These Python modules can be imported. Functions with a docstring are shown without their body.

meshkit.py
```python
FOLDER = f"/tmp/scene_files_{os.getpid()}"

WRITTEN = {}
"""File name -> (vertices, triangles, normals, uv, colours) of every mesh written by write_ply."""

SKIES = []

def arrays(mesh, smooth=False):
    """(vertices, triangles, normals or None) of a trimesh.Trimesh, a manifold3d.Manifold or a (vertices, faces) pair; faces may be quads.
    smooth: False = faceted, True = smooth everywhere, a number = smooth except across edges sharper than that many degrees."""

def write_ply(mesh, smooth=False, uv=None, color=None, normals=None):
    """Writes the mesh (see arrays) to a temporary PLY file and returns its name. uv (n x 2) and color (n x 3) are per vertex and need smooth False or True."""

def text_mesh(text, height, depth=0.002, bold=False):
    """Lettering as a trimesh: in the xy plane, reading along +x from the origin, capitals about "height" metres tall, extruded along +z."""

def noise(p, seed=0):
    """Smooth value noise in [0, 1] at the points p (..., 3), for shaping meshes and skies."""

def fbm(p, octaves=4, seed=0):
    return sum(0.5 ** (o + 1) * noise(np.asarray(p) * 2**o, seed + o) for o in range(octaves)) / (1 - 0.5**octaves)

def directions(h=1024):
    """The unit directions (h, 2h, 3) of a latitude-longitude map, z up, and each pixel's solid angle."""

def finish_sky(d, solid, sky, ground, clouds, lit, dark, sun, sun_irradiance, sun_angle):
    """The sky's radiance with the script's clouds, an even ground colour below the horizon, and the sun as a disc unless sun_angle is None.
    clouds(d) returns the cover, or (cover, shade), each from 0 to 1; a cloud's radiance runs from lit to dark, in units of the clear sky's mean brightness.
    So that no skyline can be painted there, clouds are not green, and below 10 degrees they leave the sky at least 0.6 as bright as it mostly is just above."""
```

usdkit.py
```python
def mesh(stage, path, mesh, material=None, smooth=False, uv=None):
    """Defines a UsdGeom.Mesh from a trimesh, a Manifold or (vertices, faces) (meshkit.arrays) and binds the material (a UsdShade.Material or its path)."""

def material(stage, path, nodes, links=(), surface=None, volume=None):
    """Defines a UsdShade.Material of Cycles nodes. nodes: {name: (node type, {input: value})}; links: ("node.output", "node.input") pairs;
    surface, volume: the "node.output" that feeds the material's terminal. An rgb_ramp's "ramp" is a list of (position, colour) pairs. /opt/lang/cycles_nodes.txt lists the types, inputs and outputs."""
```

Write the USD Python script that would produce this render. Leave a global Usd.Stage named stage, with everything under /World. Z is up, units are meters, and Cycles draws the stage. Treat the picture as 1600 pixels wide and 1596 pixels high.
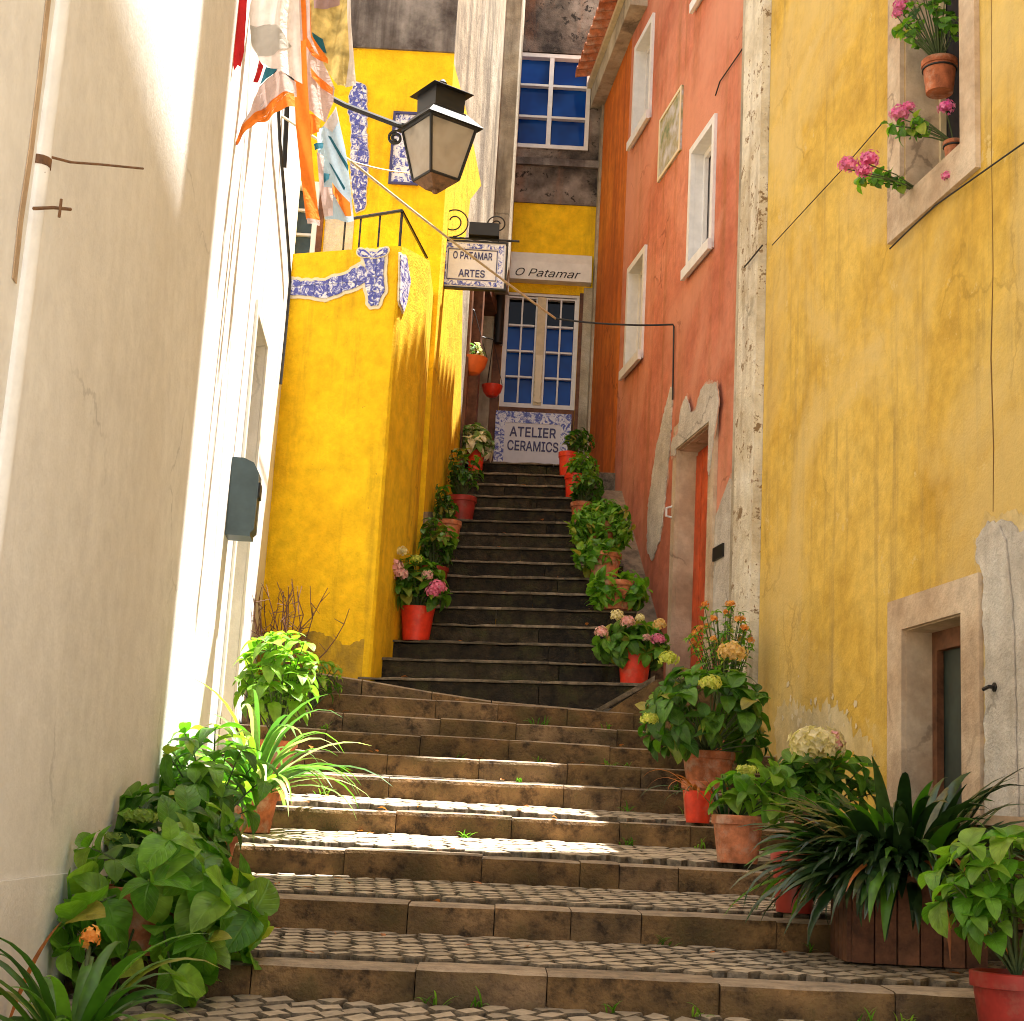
import math, random
import numpy as np, trimesh, usdkit, meshkit
from shapely.geometry import Polygon, box as sbox
from pxr import Usd, UsdGeom, UsdLux, UsdShade, Gf, Sdf, Vt

# ---------------------------------------------------------------- camera, sky, sun, exposure
stage = Usd.Stage.CreateInMemory()
UsdGeom.SetStageUpAxis(stage, UsdGeom.Tokens.z)
UsdGeom.SetStageMetersPerUnit(stage, 1.0)
UsdGeom.Xform.Define(stage, '/World')
UsdGeom.Scope.Define(stage, '/World/Looks')
FOCAL, ROLL, PITCH, EYE = 2400.0, 0.055, math.atan(512 / 2400.0), 1.6
EXPOSURE = 2.18
cr, sr, cp, sp = math.cos(ROLL), math.sin(ROLL), math.cos(PITCH), math.sin(PITCH)
cam = UsdGeom.Camera.Define(stage, '/World/Camera')
cam.CreateHorizontalApertureAttr(24.0)
cam.CreateVerticalApertureAttr(24.0 * 1596 / 1600)
cam.CreateFocalLengthAttr(36.0)
cam.CreateClippingRangeAttr(Gf.Vec2f(0.05, 1000))
cam.CreateExposureAttr(EXPOSURE)
rgt, upv, bck = (cr, -sr * sp, sr * cp), (-sr, -cr * sp, cr * cp), (0, -cp, -sp)
cam.AddTransformOp().Set(Gf.Matrix4d(*rgt, 0, *upv, 0, *bck, 0, 0, 0, EYE, 1))

SUN_AZ, SUN_EL = math.radians(20.0), math.radians(75.0)     # azimuth counted from +x (right) towards +y (ahead)
sdir = np.array([math.cos(SUN_EL) * math.cos(SUN_AZ), math.cos(SUN_EL) * math.sin(SUN_AZ), math.sin(SUN_EL)])
usdkit.material(stage, '/World/Looks/sky_look', {
    'sky': ('sky_texture', {'sky_type': 'single_scattering', 'sun_disc': False, 'sun_elevation': SUN_EL,
                            'sun_rotation': math.atan2(sdir[0], sdir[1]), 'aerosol_density': 2.5}),
    'hz': ('hsv', {'saturation': 0.45}), 'wm': ('mix_color', {'blend_type': 'multiply', 'fac': 1.0, 'b': (1.0, .97, .91), 'use_clamp_result': False}),
    'bg': ('background_shader', {'strength': 0.06})}, [('sky.color', 'hz.color'), ('hz.color', 'wm.a'), ('wm.result', 'bg.color')], surface='bg.background')
dome = UsdLux.DomeLight.Define(stage, '/World/sky')
UsdShade.MaterialBindingAPI.Apply(dome.GetPrim()).Bind(UsdShade.Material.Get(stage, '/World/Looks/sky_look'))
dome.GetPrim().SetCustomDataByKey('kind', 'structure')
sun = UsdLux.DistantLight.Define(stage, '/World/sun')
sun.CreateIntensityAttr(1.25); sun.CreateAngleAttr(0.5); sun.CreateColorAttr(Gf.Vec3f(1.0, 0.96, 0.89))
UsdLux.LightAPI(sun.GetPrim()).CreateNormalizeAttr(True)
sun.AddRotateZOp().Set(math.degrees(SUN_AZ)); sun.AddRotateYOp().Set(90 - math.degrees(SUN_EL))

# ---------------------------------------------------------------- helpers
def ray(px, py):
    dx, dy = px - 800.0, py - 798.0
    a, b = dx * cr + dy * sr, -dx * sr + dy * cr
    return np.array([a, FOCAL * cp + b * sp, FOCAL * sp - b * cp])

def P(px, py, d):
    r = ray(px, py)
    return np.array([0, 0, EYE]) + r * d / r[1]

_used, _loc, _n = set(), {}, {}
def numbered(parent, name):
    p = f'{parent}/{name}'
    if p not in _used:
        _used.add(p); return p
    k = _n.get(p, 0) + 1
    while f'{p}_{k:03d}' in _used: k += 1
    _n[p] = k; p = f'{p}_{k:03d}'; _used.add(p); return p

def tag(o, label=None, cat=None, group=None, kind=None):
    p = o.GetPrim() if hasattr(o, 'GetPrim') else o
    for k, v in (('label', label), ('category', cat), ('group', group), ('kind', kind)):
        if v: p.SetCustomDataByKey(k, v)
    return o

def thing(name, label=None, cat=None, loc=(0, 0, 0), group=None, kind=None):
    x = UsdGeom.Xform.Define(stage, numbered('/World', name))
    x.AddTranslateOp().Set(Gf.Vec3d(*map(float, loc)))
    _loc[str(x.GetPath())] = np.array(loc, float)
    return tag(x, label, cat, group, kind)

def obj(name, mesh, mat, parent=None, smooth=False, uv=None):
    pp = '/World' if parent is None else str(parent.GetPath())
    off = _loc.get(pp, np.zeros(3))
    tone = None
    if isinstance(mesh, MB): tone = np.concatenate(mesh.t); mesh = mesh.data()
    v, f = (mesh.vertices, mesh.faces) if hasattr(mesh, 'faces') else mesh
    path = numbered(pp, name)
    m = usdkit.mesh(stage, path, (np.asarray(v, float) - off, np.asarray(f)), mat, smooth=smooth, uv=uv)
    _loc[path] = off
    if tone is not None: UsdGeom.PrimvarsAPI(m).CreatePrimvar('tone', Sdf.ValueTypeNames.FloatArray, 'vertex').Set(Vt.FloatArray.FromNumpy(tone.astype(np.float32)))
    return m

class MB:
    """collects pieces of ONE mesh"""
    def __init__(s): s.v, s.f, s.n, s.t = [], [], 0, []
    def add(s, v, f):
        v = np.asarray(v, float); f = np.asarray(f, int)
        if f.ndim == 2 and f.shape[1] == 4: f = np.vstack([f[:, [0, 1, 2]], f[:, [0, 2, 3]]])
        s.t.append(np.full(len(v), (len(s.t) * .6180339887 + .37 * (len(s.t) % 7)) % 1)); s.v.append(v); s.f.append(f + s.n); s.n += len(v); return s
    def mesh(s, m): return s.add(m.vertices, m.faces)
    def box(s, lo, hi):
        (a, b, c), (d, e, g) = lo, hi
        v = [(a,b,c),(d,b,c),(d,e,c),(a,e,c),(a,b,g),(d,b,g),(d,e,g),(a,e,g)]
        return s.add(v, [(0,3,2,1),(4,5,6,7),(0,1,5,4),(1,2,6,5),(2,3,7,6),(3,0,4,7)])
    def tube(s, pts, r, n=8, cap=True):
        pts = np.asarray(pts, float); k = len(pts)
        rr = np.full(k, r) if np.ndim(r) == 0 else np.asarray(r, float)
        t = np.gradient(pts, axis=0); t /= np.maximum(np.linalg.norm(t, axis=1, keepdims=True), 1e-9)
        ref = np.array([0, 0, 1.0]) if abs(t[0][2]) < .9 else np.array([1.0, 0, 0])
        vs = []
        u = np.cross(ref, t[0]); u /= np.linalg.norm(u)
        for i in range(k):
            u = u - t[i] * (u @ t[i]); u /= max(np.linalg.norm(u), 1e-9); w = np.cross(t[i], u)
            a = np.arange(n) * 2 * math.pi / n
            vs.append(pts[i] + rr[i] * (np.cos(a)[:, None] * u + np.sin(a)[:, None] * w))
        f = []
        for i in range(k - 1):
            for j in range(n):
                q = (j + 1) % n; f.append((i*n+j, i*n+q, (i+1)*n+q, (i+1)*n+j))
        v = np.vstack(vs); f = np.asarray(f)
        s.add(v, f)
        if cap:
            for base, c, rev in ((0, pts[0], True), ((k-1)*n, pts[-1], False)):
                vv = np.vstack([v[base:base+n], c]); ff = [(n, j, (j+1) % n) if not rev else (n, (j+1) % n, j) for j in range(n)]
                s.add(vv, ff)
        return s
    def lathe(s, prof, c=(0, 0, 0), n=20):
        prof = np.asarray(prof, float); a = np.arange(n) * 2 * math.pi / n; k = len(prof)
        v = np.concatenate([np.stack([p[0]*np.cos(a), p[0]*np.sin(a), np.full(n, p[1])], 1) for p in prof]) + np.asarray(c, float)
        f = [(i*n+j, i*n+(j+1) % n, (i+1)*n+(j+1) % n, (i+1)*n+j) for i in range(k-1) for j in range(n)]
        return s.add(v, f)
    def data(s): return np.vstack(s.v), np.vstack(s.f)

class Wall:
    """vertical plane over a plan line: u along it, z up, o out of it (towards the alley)"""
    def __init__(s, p0, p1, toward):
        s.p0 = np.array(p0, float); t = np.array(p1, float) - s.p0; s.L = np.linalg.norm(t); s.t = t / s.L
        n = np.array([-s.t[1], s.t[0]])
        if n @ (np.array(toward) - s.p0) < 0: n = -n
        s.n = n; s.flip = (s.t[0]*s.n[1] - s.t[1]*s.n[0]) < 0    # t x z . n
        s.flip = float(np.dot(np.cross([s.t[0], s.t[1], 0], [0, 0, 1]), [s.n[0], s.n[1], 0])) < 0
    def pix(s, px, py, o=0):
        r = ray(px, py); e = -s.p0 - s.n * o
        k = -(e @ s.n) / (r[:2] @ s.n)
        q = r * k
        return (q[:2] - s.p0) @ s.t, EYE + q[2]
    def u_of_d(s, d): return (d - s.p0[1]) / s.t[1]
    def pt(s, u, z, o=0):
        q = s.p0 + s.t * u + s.n * o
        return np.array([q[0], q[1], z])
    def map(s, v):
        v = np.asarray(v, float)
        xy = s.p0 + v[:, :1] * s.t + v[:, 2:3] * s.n
        return np.column_stack([xy, v[:, 1]])
    def ext(s, poly, o0, o1):
        out = MB()
        for g in getattr(poly, 'geoms', [poly]):
            if g.area < 1e-6: continue
            m = trimesh.creation.extrude_polygon(g, o1 - o0, engine='earcut')
            v = m.vertices.copy(); v[:, 2] += o0
            f = m.faces[:, ::-1] if s.flip else m.faces
            out.add(s.map(v), f)
        return out.data()
    def bx(s, u0, u1, z0, z1, o0, o1): return s.ext(sbox(min(u0,u1), min(z0,z1), max(u0,u1), max(z0,z1)), o0, o1)
    def poly(s, pts): return Polygon([s.pix(*p) for p in pts]).buffer(0)
    def rect(s, pts):
        q = sorted(s.pix(*p) for p in pts); z = sorted(p[1] for p in q)
        return (q[0][0]+q[1][0])/2, (q[2][0]+q[3][0])/2, (z[0]+z[1])/2, (z[2]+z[3])/2
    def frame(s, r, w, o0, o1):
        u0, u1, z0, z1 = r
        return s.ext(sbox(u0, z0, u1, z1).difference(sbox(u0+w, z0+w, u1-w, z1-w)), o0, o1)

def rough(poly, amp, seed, step=.05):
    """an outline with a broken, ragged edge"""
    out = []
    for g in getattr(poly, 'geoms', [poly]):
        r = g.exterior; n = max(16, int(r.length / min(step, .022))); pts = []
        for i in range(n):
            p = r.interpolate(i / n, normalized=True); q = r.interpolate(((i + .5) % n) / n, normalized=True)
            t = np.array([q.x - p.x, q.y - p.y]); t /= max(np.linalg.norm(t), 1e-9); c = np.array([[p.x * 5, p.y * 5, seed * 3.7], [p.x * 34, p.y * 34, seed * 1.3]])
            w = (meshkit.fbm(c[:1], 3, seed)[0] - .5) * amp * 5 + (meshkit.noise(c[1:], seed)[0] - .5) * amp * 3.0
            pts.append((p.x + t[1] * w, p.y - t[0] * w))
        out.append(Polygon(pts).buffer(0))
    from shapely import union_all
    return union_all(out)

# ---------------------------------------------------------------- materials
def material(name, nodes, links, surface): return usdkit.material(stage, f'/World/Looks/{name}', nodes, links, surface=surface)

def plaster(name, base, dark, light, stain, amt=.5, streak=(4, 4, .45), lo=.52, hi=.8, bump=.25, rough_=.9, big=.7, spots=None, wash=None, cracks=.5, grain=.8):
    nd = {'g': ('geometry', {}),
          'n1': ('noise_texture', {'scale': big, 'detail': 8, 'roughness': .62}),
          'r1': ('rgb_ramp', {'ramp': [(.36, dark), (.5, base), (.64, light)]}),
          'm2': ('mapping', {'scale': streak}), 'n2': ('noise_texture', {'scale': 1.0, 'detail': 6, 'roughness': .65}),
          'r2': ('rgb_ramp', {'ramp': [(lo, (0, 0, 0)), (hi, (amt, amt, amt))]}),
          'b2': ('rgb_to_bw', {}), 'mx': ('mix_color', {'b': stain}),
          'n3': ('noise_texture', {'scale': 7, 'detail': 9, 'roughness': .7}),
          'r3': ('rgb_ramp', {'ramp': [(.36, (.78, .78, .78)), (.64, (1.14, 1.14, 1.14))]}),
          'mu': ('mix_color', {'blend_type': 'multiply', 'fac': grain, 'use_clamp_result': False}),
          'n4': ('noise_texture', {'scale': 55, 'detail': 5}), 'ad': ('math', {'math_type': 'multiply_add', 'value2': 2.5}),
          'bp': ('bump', {'strength': bump, 'distance': .02}), 'p': ('principled_bsdf', {'roughness': rough_, 'specular_ior_level': .25})}
    lk = [('g.position', 'n1.vector'), ('n1.fac', 'r1.fac'), ('g.position', 'm2.vector'), ('m2.vector', 'n2.vector'), ('n2.fac', 'r2.fac'),
          ('r2.color', 'b2.color'), ('b2.val', 'mx.fac'), ('r1.color', 'mx.a'), ('g.position', 'n3.vector'), ('n3.fac', 'r3.fac'),
          ('mx.result', 'mu.a'), ('r3.color', 'mu.b'), ('g.position', 'n4.vector'), ('n3.fac', 'ad.value1'), ('n4.fac', 'ad.value3'),
          ('ad.value', 'bp.height'), ('bp.normal', 'p.normal')]
    last = 'mu.result'
    if spots:                                   # small flakes and chips of another colour
        nd.update({'n5': ('noise_texture', {'scale': spots[1], 'detail': 7, 'roughness': .75}), 'r5': ('rgb_ramp', {'ramp': [(spots[2], (0, 0, 0)), (spots[2] + .03, (1, 1, 1))]}),
                   'b5': ('rgb_to_bw', {}), 'm5': ('mix_color', {'b': spots[0]})})
        lk += [('g.position', 'n5.vector'), ('n5.fac', 'r5.fac'), ('r5.color', 'b5.color'), ('b5.val', 'm5.fac'), (last, 'm5.a')]
        last = 'm5.result'
    if wash:                                    # faded, washed-out areas with soft ragged borders
        nd.update({'n6': ('noise_texture', {'scale': wash[1], 'detail': 9, 'roughness': .6, 'distortion': .6}), 'r6': ('rgb_ramp', {'ramp': [(.47, (0, 0, 0)), (.60, (wash[2],) * 3)]}),
                   'b6': ('rgb_to_bw', {}), 'm6': ('mix_color', {'b': wash[0]})})
        lk += [('g.position', 'n6.vector'), ('n6.fac', 'r6.fac'), ('r6.color', 'b6.color'), ('b6.val', 'm6.fac'), (last, 'm6.a')]
        last = 'm6.result'
    if cracks:
        nd.update({'nd': ('noise_texture', {'scale': 2.2, 'detail': 5, 'roughness': .6}), 'va': ('vector_math', {'math_type': 'multiply_add', 'vector2': (.55, .55, .55)}),
                   'vo': ('voronoi_texture', {'feature': 'distance_to_edge', 'scale': .85}), 'rc': ('rgb_ramp', {'ramp': [(0, (1, 1, 1)), (.006, (1, 1, 1)), (.014, (0, 0, 0))]}),
                   'nm': ('noise_texture', {'scale': .9, 'detail': 2}), 'rm': ('rgb_ramp', {'ramp': [(.54, (0, 0, 0)), (.62, (cracks,) * 3)]}),
                   'mm': ('mix_color', {'blend_type': 'multiply', 'fac': 1.0}), 'bc': ('rgb_to_bw', {}), 'mc': ('mix_color', {'b': tuple(c * .3 for c in dark)})}) 
        lk += [('g.position', 'nd.vector'), ('nd.color', 'va.vector1'), ('g.position', 'va.vector3'), ('va.vector', 'vo.vector'), ('vo.distance', 'rc.fac'), ('g.position', 'nm.vector'), ('nm.fac', 'rm.fac'),
               ('rc.color', 'mm.a'), ('rm.color', 'mm.b'), ('mm.result', 'bc.color'), ('bc.val', 'mc.fac'), (last, 'mc.a')]
        last = 'mc.result'
    lk.append((last, 'p.base_color'))
    return material(name, nd, lk, 'p.BSDF')

def varied(name, stops, scale=14, rough_=.8, bump=.4, dist=.01, fine=.75, moss=None, top=None, lim=(.35, .9), tf=.8):
    """stone, clay, wood: each piece takes its own tone, with grain on it"""
    nd = {'g': ('geometry', {}), 'oi': ('object_info', {}), 'w': ('math', {'math_type': 'add'}), 'fr': ('math', {'math_type': 'fraction'}),
          'ri': ('attribute', {'attribute': 'tone'}), 'r0': ('rgb_ramp', {'ramp': stops}),
          'n': ('noise_texture', {'scale': scale, 'detail': 8, 'roughness': .68}),
          'r': ('rgb_ramp', {'ramp': [(.34, (1 - fine,) * 3), (.66, (1.3, 1.3, 1.3))]}),
          'mu': ('mix_color', {'blend_type': 'multiply', 'fac': 1.0, 'use_clamp_result': False}),
          'n2': ('noise_texture', {'scale': scale * 6, 'detail': 4}), 'ad': ('math', {'math_type': 'multiply_add', 'value2': 2.0}),
          'bp': ('bump', {'strength': bump, 'distance': dist}), 'p': ('principled_bsdf', {'roughness': rough_, 'specular_ior_level': .3})}
    lk = [('oi.random', 'w.value1'), ('ri.fac', 'w.value2'), ('w.value', 'fr.value1'), ('fr.value', 'r0.fac'), ('g.position', 'n.vector'), ('n.fac', 'r.fac'),
          ('r0.color', 'mu.a'), ('r.color', 'mu.b'), ('g.position', 'n2.vector'), ('n.fac', 'ad.value1'), ('n2.fac', 'ad.value3'), ('ad.value', 'bp.height'), ('bp.normal', 'p.normal')]
    last = 'mu.result'
    if moss:
        nd.update({'n5': ('noise_texture', {'scale': moss[1], 'detail': 7, 'roughness': .7}), 'r5': ('rgb_ramp', {'ramp': [(moss[2], (0, 0, 0)), (moss[2] + .18, (moss[3],) * 3)]}),
                   'b5': ('rgb_to_bw', {}), 'm5': ('mix_color', {'b': moss[0]})})
        lk += [('g.position', 'n5.vector'), ('n5.fac', 'r5.fac'), ('r5.color', 'b5.color'), ('b5.val', 'm5.fac'), (last, 'm5.a')]
        last = 'm5.result'
    if top:                                     # upper faces paler by normal: kerb tops rubbed by feet, cobble sides darker
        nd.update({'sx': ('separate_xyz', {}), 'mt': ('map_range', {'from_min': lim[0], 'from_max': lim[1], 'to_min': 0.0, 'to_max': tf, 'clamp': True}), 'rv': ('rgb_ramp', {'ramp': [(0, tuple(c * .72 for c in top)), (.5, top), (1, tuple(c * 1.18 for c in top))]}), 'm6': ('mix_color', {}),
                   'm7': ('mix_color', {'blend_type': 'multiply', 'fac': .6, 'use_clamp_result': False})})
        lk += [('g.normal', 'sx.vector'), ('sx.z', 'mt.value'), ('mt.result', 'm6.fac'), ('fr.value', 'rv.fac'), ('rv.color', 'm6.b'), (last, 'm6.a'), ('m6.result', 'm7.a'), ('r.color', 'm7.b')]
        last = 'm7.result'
    lk.append((last, 'p.base_color'))
    return material(name, nd, lk, 'p.BSDF')

def plain(name, col, rough_=.5, metal=0.0, spec=.5, var=.25, scale=9):
    nd = {'g': ('geometry', {}), 'n': ('noise_texture', {'scale': scale, 'detail': 6, 'roughness': .65}),
          'r': ('rgb_ramp', {'ramp': [(.3, tuple(c * (1 - var) for c in col)), (.7, tuple(min(1, c * (1 + var * .6)) for c in col))]}),
          'p': ('principled_bsdf', {'roughness': rough_, 'metallic': metal, 'specular_ior_level': spec})}
    return material(name, nd, [('g.position', 'n.vector'), ('n.fac', 'r.fac'), ('r.color', 'p.base_color')], 'p.BSDF')

def leafmat(name, stops, trans=.35, rough_=.42, veins=True):
    tr = [(p, tuple(min(1, x * k) for x, k in zip(c, (1.5, 1.7, .8)))) for p, c in stops]
    nd = {'oi': ('object_info', {}), 'g': ('geometry', {}), 'tn': ('attribute', {'attribute': 'tone'}), 'w': ('math', {'math_type': 'add'}), 'fr': ('math', {'math_type': 'fraction'}),
          'r': ('rgb_ramp', {'ramp': stops}), 'rt': ('rgb_ramp', {'ramp': tr}),
          'n': ('noise_texture', {'scale': 24, 'detail': 5}), 'rn': ('rgb_ramp', {'ramp': [(.34, (.6, .6, .6)), (.66, (1.25, 1.25, 1.25))]}),
          'mu': ('mix_color', {'blend_type': 'multiply', 'fac': 1.0, 'use_clamp_result': False}),
          'p': ('principled_bsdf', {'roughness': rough_, 'specular_ior_level': .5}), 't': ('translucent_bsdf', {}), 'mx': ('mix_closure', {'fac': trans})}
    lk = [('oi.random', 'w.value1'), ('tn.fac', 'w.value2'), ('w.value', 'fr.value1'), ('fr.value', 'r.fac'), ('fr.value', 'rt.fac'),
          ('g.position', 'n.vector'), ('n.fac', 'rn.fac'), ('r.color', 'mu.a'), ('rn.color', 'mu.b'), ('rt.color', 't.color'),
          ('p.BSDF', 'mx.closure1'), ('t.BSDF', 'mx.closure2')]
    last = 'mu.result'
    if veins:                                   # midrib and side veins, paler and sunk between the swellings of the blade
        nd.update({'uv': ('uvmap', {'attribute': 'st'}), 's': ('separate_xyz', {}), 'a0': ('math', {'math_type': 'subtract', 'value2': .5}), 'a': ('math', {'math_type': 'absolute'}),
                   'mr': ('map_range', {'from_min': .0, 'from_max': .045, 'to_min': 1, 'to_max': 0, 'clamp': True}), 'x7': ('math', {'math_type': 'multiply', 'value2': 7.0}),
                   'a4': ('math', {'math_type': 'multiply', 'value2': 4.5}), 'sb': ('math', {'math_type': 'subtract'}), 'f2': ('math', {'math_type': 'fraction'}), 'c5': ('math', {'math_type': 'subtract', 'value2': .5}),
                   'ab': ('math', {'math_type': 'absolute'}), 'sr': ('map_range', {'from_min': .0, 'from_max': .14, 'to_min': .55, 'to_max': 0, 'clamp': True}), 'mxv': ('math', {'math_type': 'maximum'}),
                   'br': ('mix_color', {'blend_type': 'add', 'b': (.05, .07, .02), 'use_clamp_result': False}), 'iv': ('math', {'math_type': 'subtract', 'value1': 1.0}), 'bp': ('bump', {'strength': .5, 'distance': .006})})
        lk += [('uv.UV', 's.vector'), ('s.y', 'a0.value1'), ('a0.value', 'a.value1'), ('a.value', 'mr.value'), ('s.x', 'x7.value1'), ('a.value', 'a4.value1'), ('x7.value', 'sb.value1'), ('a4.value', 'sb.value2'),
               ('sb.value', 'f2.value1'), ('f2.value', 'c5.value1'), ('c5.value', 'ab.value1'), ('ab.value', 'sr.value'), ('mr.result', 'mxv.value1'), ('sr.result', 'mxv.value2'), ('mxv.value', 'br.fac'),
               (last, 'br.a'), ('mxv.value', 'iv.value2'), ('iv.value', 'bp.height'), ('bp.normal', 'p.normal')]
        last = 'br.result'
    lk.append((last, 'p.base_color'))
    return material(name, nd, lk, 'mx.closure')

MAT = {}
MAT['white'] = plaster('white_plaster', (.76, .745, .715), (.72, .70, .665), (.79, .78, .755), (.58, .53, .46), .16, (7, 7, .5), .54, .75, bump=.16, wash=((.70, .67, .62), .5, .35), cracks=.3, grain=.4)
MAT['ochre'] = plaster('ochre_plaster', (.58, .365, .060), (.49, .285, .036), (.64, .43, .095), (.30, .20, .06), .75, (7, 7, .5), .52, .74, bump=.3, spots=((.60, .42, .14), 4, .62), wash=((.62, .45, .17), .55, .65), cracks=.24)
MAT['yellow'] = plaster('yellow_plaster', (.84, .505, .009), (.77, .43, .007), (.88, .56, .013), (.36, .19, .012), .65, (5, 5, .5), .53, .76, bump=.4, spots=((.42, .23, .02), 16, .66), cracks=.45)
MAT['red'] = plaster('red_plaster', (.53, .175, .10), (.44, .125, .065), (.59, .225, .14), (.30, .12, .04), .75, (6, 6, .35), .48, .70, bump=.2, wash=((.60, .26, .16), .6, .7), cracks=.5)
MAT['orange'] = plaster('orange_plaster', (.60, .15, .014), (.48, .11, .010), (.66, .20, .022), (.27, .07, .010), .75, (6, 6, .4), .46, .70, bump=.2)
MAT['grey'] = plaster('grey_plaster', (.56, .50, .42), (.46, .40, .32), (.64, .59, .51), (.32, .26, .19), .5, (5, 5, .6), .5, .75, bump=.6, big=1.6)
MAT['stained'] = plaster('stained_plaster', (.15, .12, .098), (.042, .034, .030), (.29, .24, .205), (.36, .15, .07), .4, (2.2, 2.2, .5), .52, .68, bump=.7, big=1.8, spots=((.030, .024, .020), 6, .575))
MAT['sooty'] = plaster('sooty_plaster', (.22, .19, .17), (.06, .045, .04), (.36, .31, .28), (.05, .035, .03), .8, (3.2, 3.2, .25), .42, .62, bump=.4, big=1.4)
MAT['pale'] = plaster('pale_plaster', (.44, .37, .26), (.30, .25, .18), (.52, .46, .36), (.15, .12, .085), .8, (2.6, 2.6, .45), .46, .64, bump=.4, big=1.5)
MAT['quoin'] = plaster('weathered_stone', (.68, .60, .45), (.52, .43, .29), (.76, .70, .57), (.22, .14, .07), .7, (5, 5, .8), .5, .75, bump=.6, big=2.2, spots=((.24, .16, .085), 7, .57))
MAT['surround'] = plaster('stone_surround', (.52, .38, .25), (.42, .29, .18), (.60, .47, .33), (.30, .20, .12), .4, (6, 6, 2), bump=.35, big=2.0)
MAT['kerb'] = varied('kerb_stone', [(0, (.20, .105, .038)), (.35, (.26, .145, .055)), (.7, (.30, .17, .07)), (1, (.24, .15, .08))], 9, .8, .7, .018, .75, ((.05, .036, .010), 4.5, .44, .85), top=(.44, .34, .245))
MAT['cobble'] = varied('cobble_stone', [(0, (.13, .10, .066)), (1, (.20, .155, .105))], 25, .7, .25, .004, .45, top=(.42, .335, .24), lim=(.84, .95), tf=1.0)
MAT['joint'] = plain('joint_dirt', (.055, .045, .028), .95, scale=20)
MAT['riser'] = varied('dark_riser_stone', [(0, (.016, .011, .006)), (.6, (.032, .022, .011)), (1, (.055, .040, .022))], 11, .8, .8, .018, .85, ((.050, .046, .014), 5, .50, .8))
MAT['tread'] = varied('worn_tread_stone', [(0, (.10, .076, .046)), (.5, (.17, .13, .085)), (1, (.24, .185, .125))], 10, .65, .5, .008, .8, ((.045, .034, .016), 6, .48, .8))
MAT['terracotta'] = varied('terracotta', [(0, (.38, .10, .035)), (1, (.52, .18, .08))], 12, .8, .35, .005, .5, ((.50, .36, .26), 8, .50, .65))
MAT['redpot'] = varied('red_plastic', [(0, (.56, .030, .012)), (1, (.66, .050, .018))], 9, .42, .12, .003, .22, ((.46, .16, .09), 10, .55, .6))
MAT['darkpot'] = varied('dark_red_plastic', [(0, (.24, .020, .014)), (1, (.30, .028, .02))], 9, .45, .12, .003, .3, ((.28, .12, .08), 8, .52, .6))
MAT['soil'] = plain('potting_soil', (.035, .022, .012), .95, scale=60)
MAT['iron'] = plain('black_iron', (.018, .016, .014), .5, .3, var=.3)
MAT['flake'] = plain('old_lime_wash', (.66, .54, .32), .9, var=.2)
MAT['fissure'] = plain('wall_fissure', (.16, .085, .02), .95)
MAT['washrim'] = plaster('pale_red_wash', (.56, .33, .24), (.48, .25, .16), (.62, .42, .33), (.4, .2, .12), .4, cracks=0)
MAT['washrim2'] = plaster('pale_ochre_wash', (.60, .46, .22), (.52, .36, .12), (.64, .52, .30), (.4, .3, .12), .4, cracks=0)
MAT['damp'] = plaster('damp_base', (.56, .33, .02), (.30, .19, .03), (.70, .44, .02), (.16, .11, .03), .8, (6, 6, 1.2), .45, .65, bump=.5, big=2.2, cracks=0)
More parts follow.
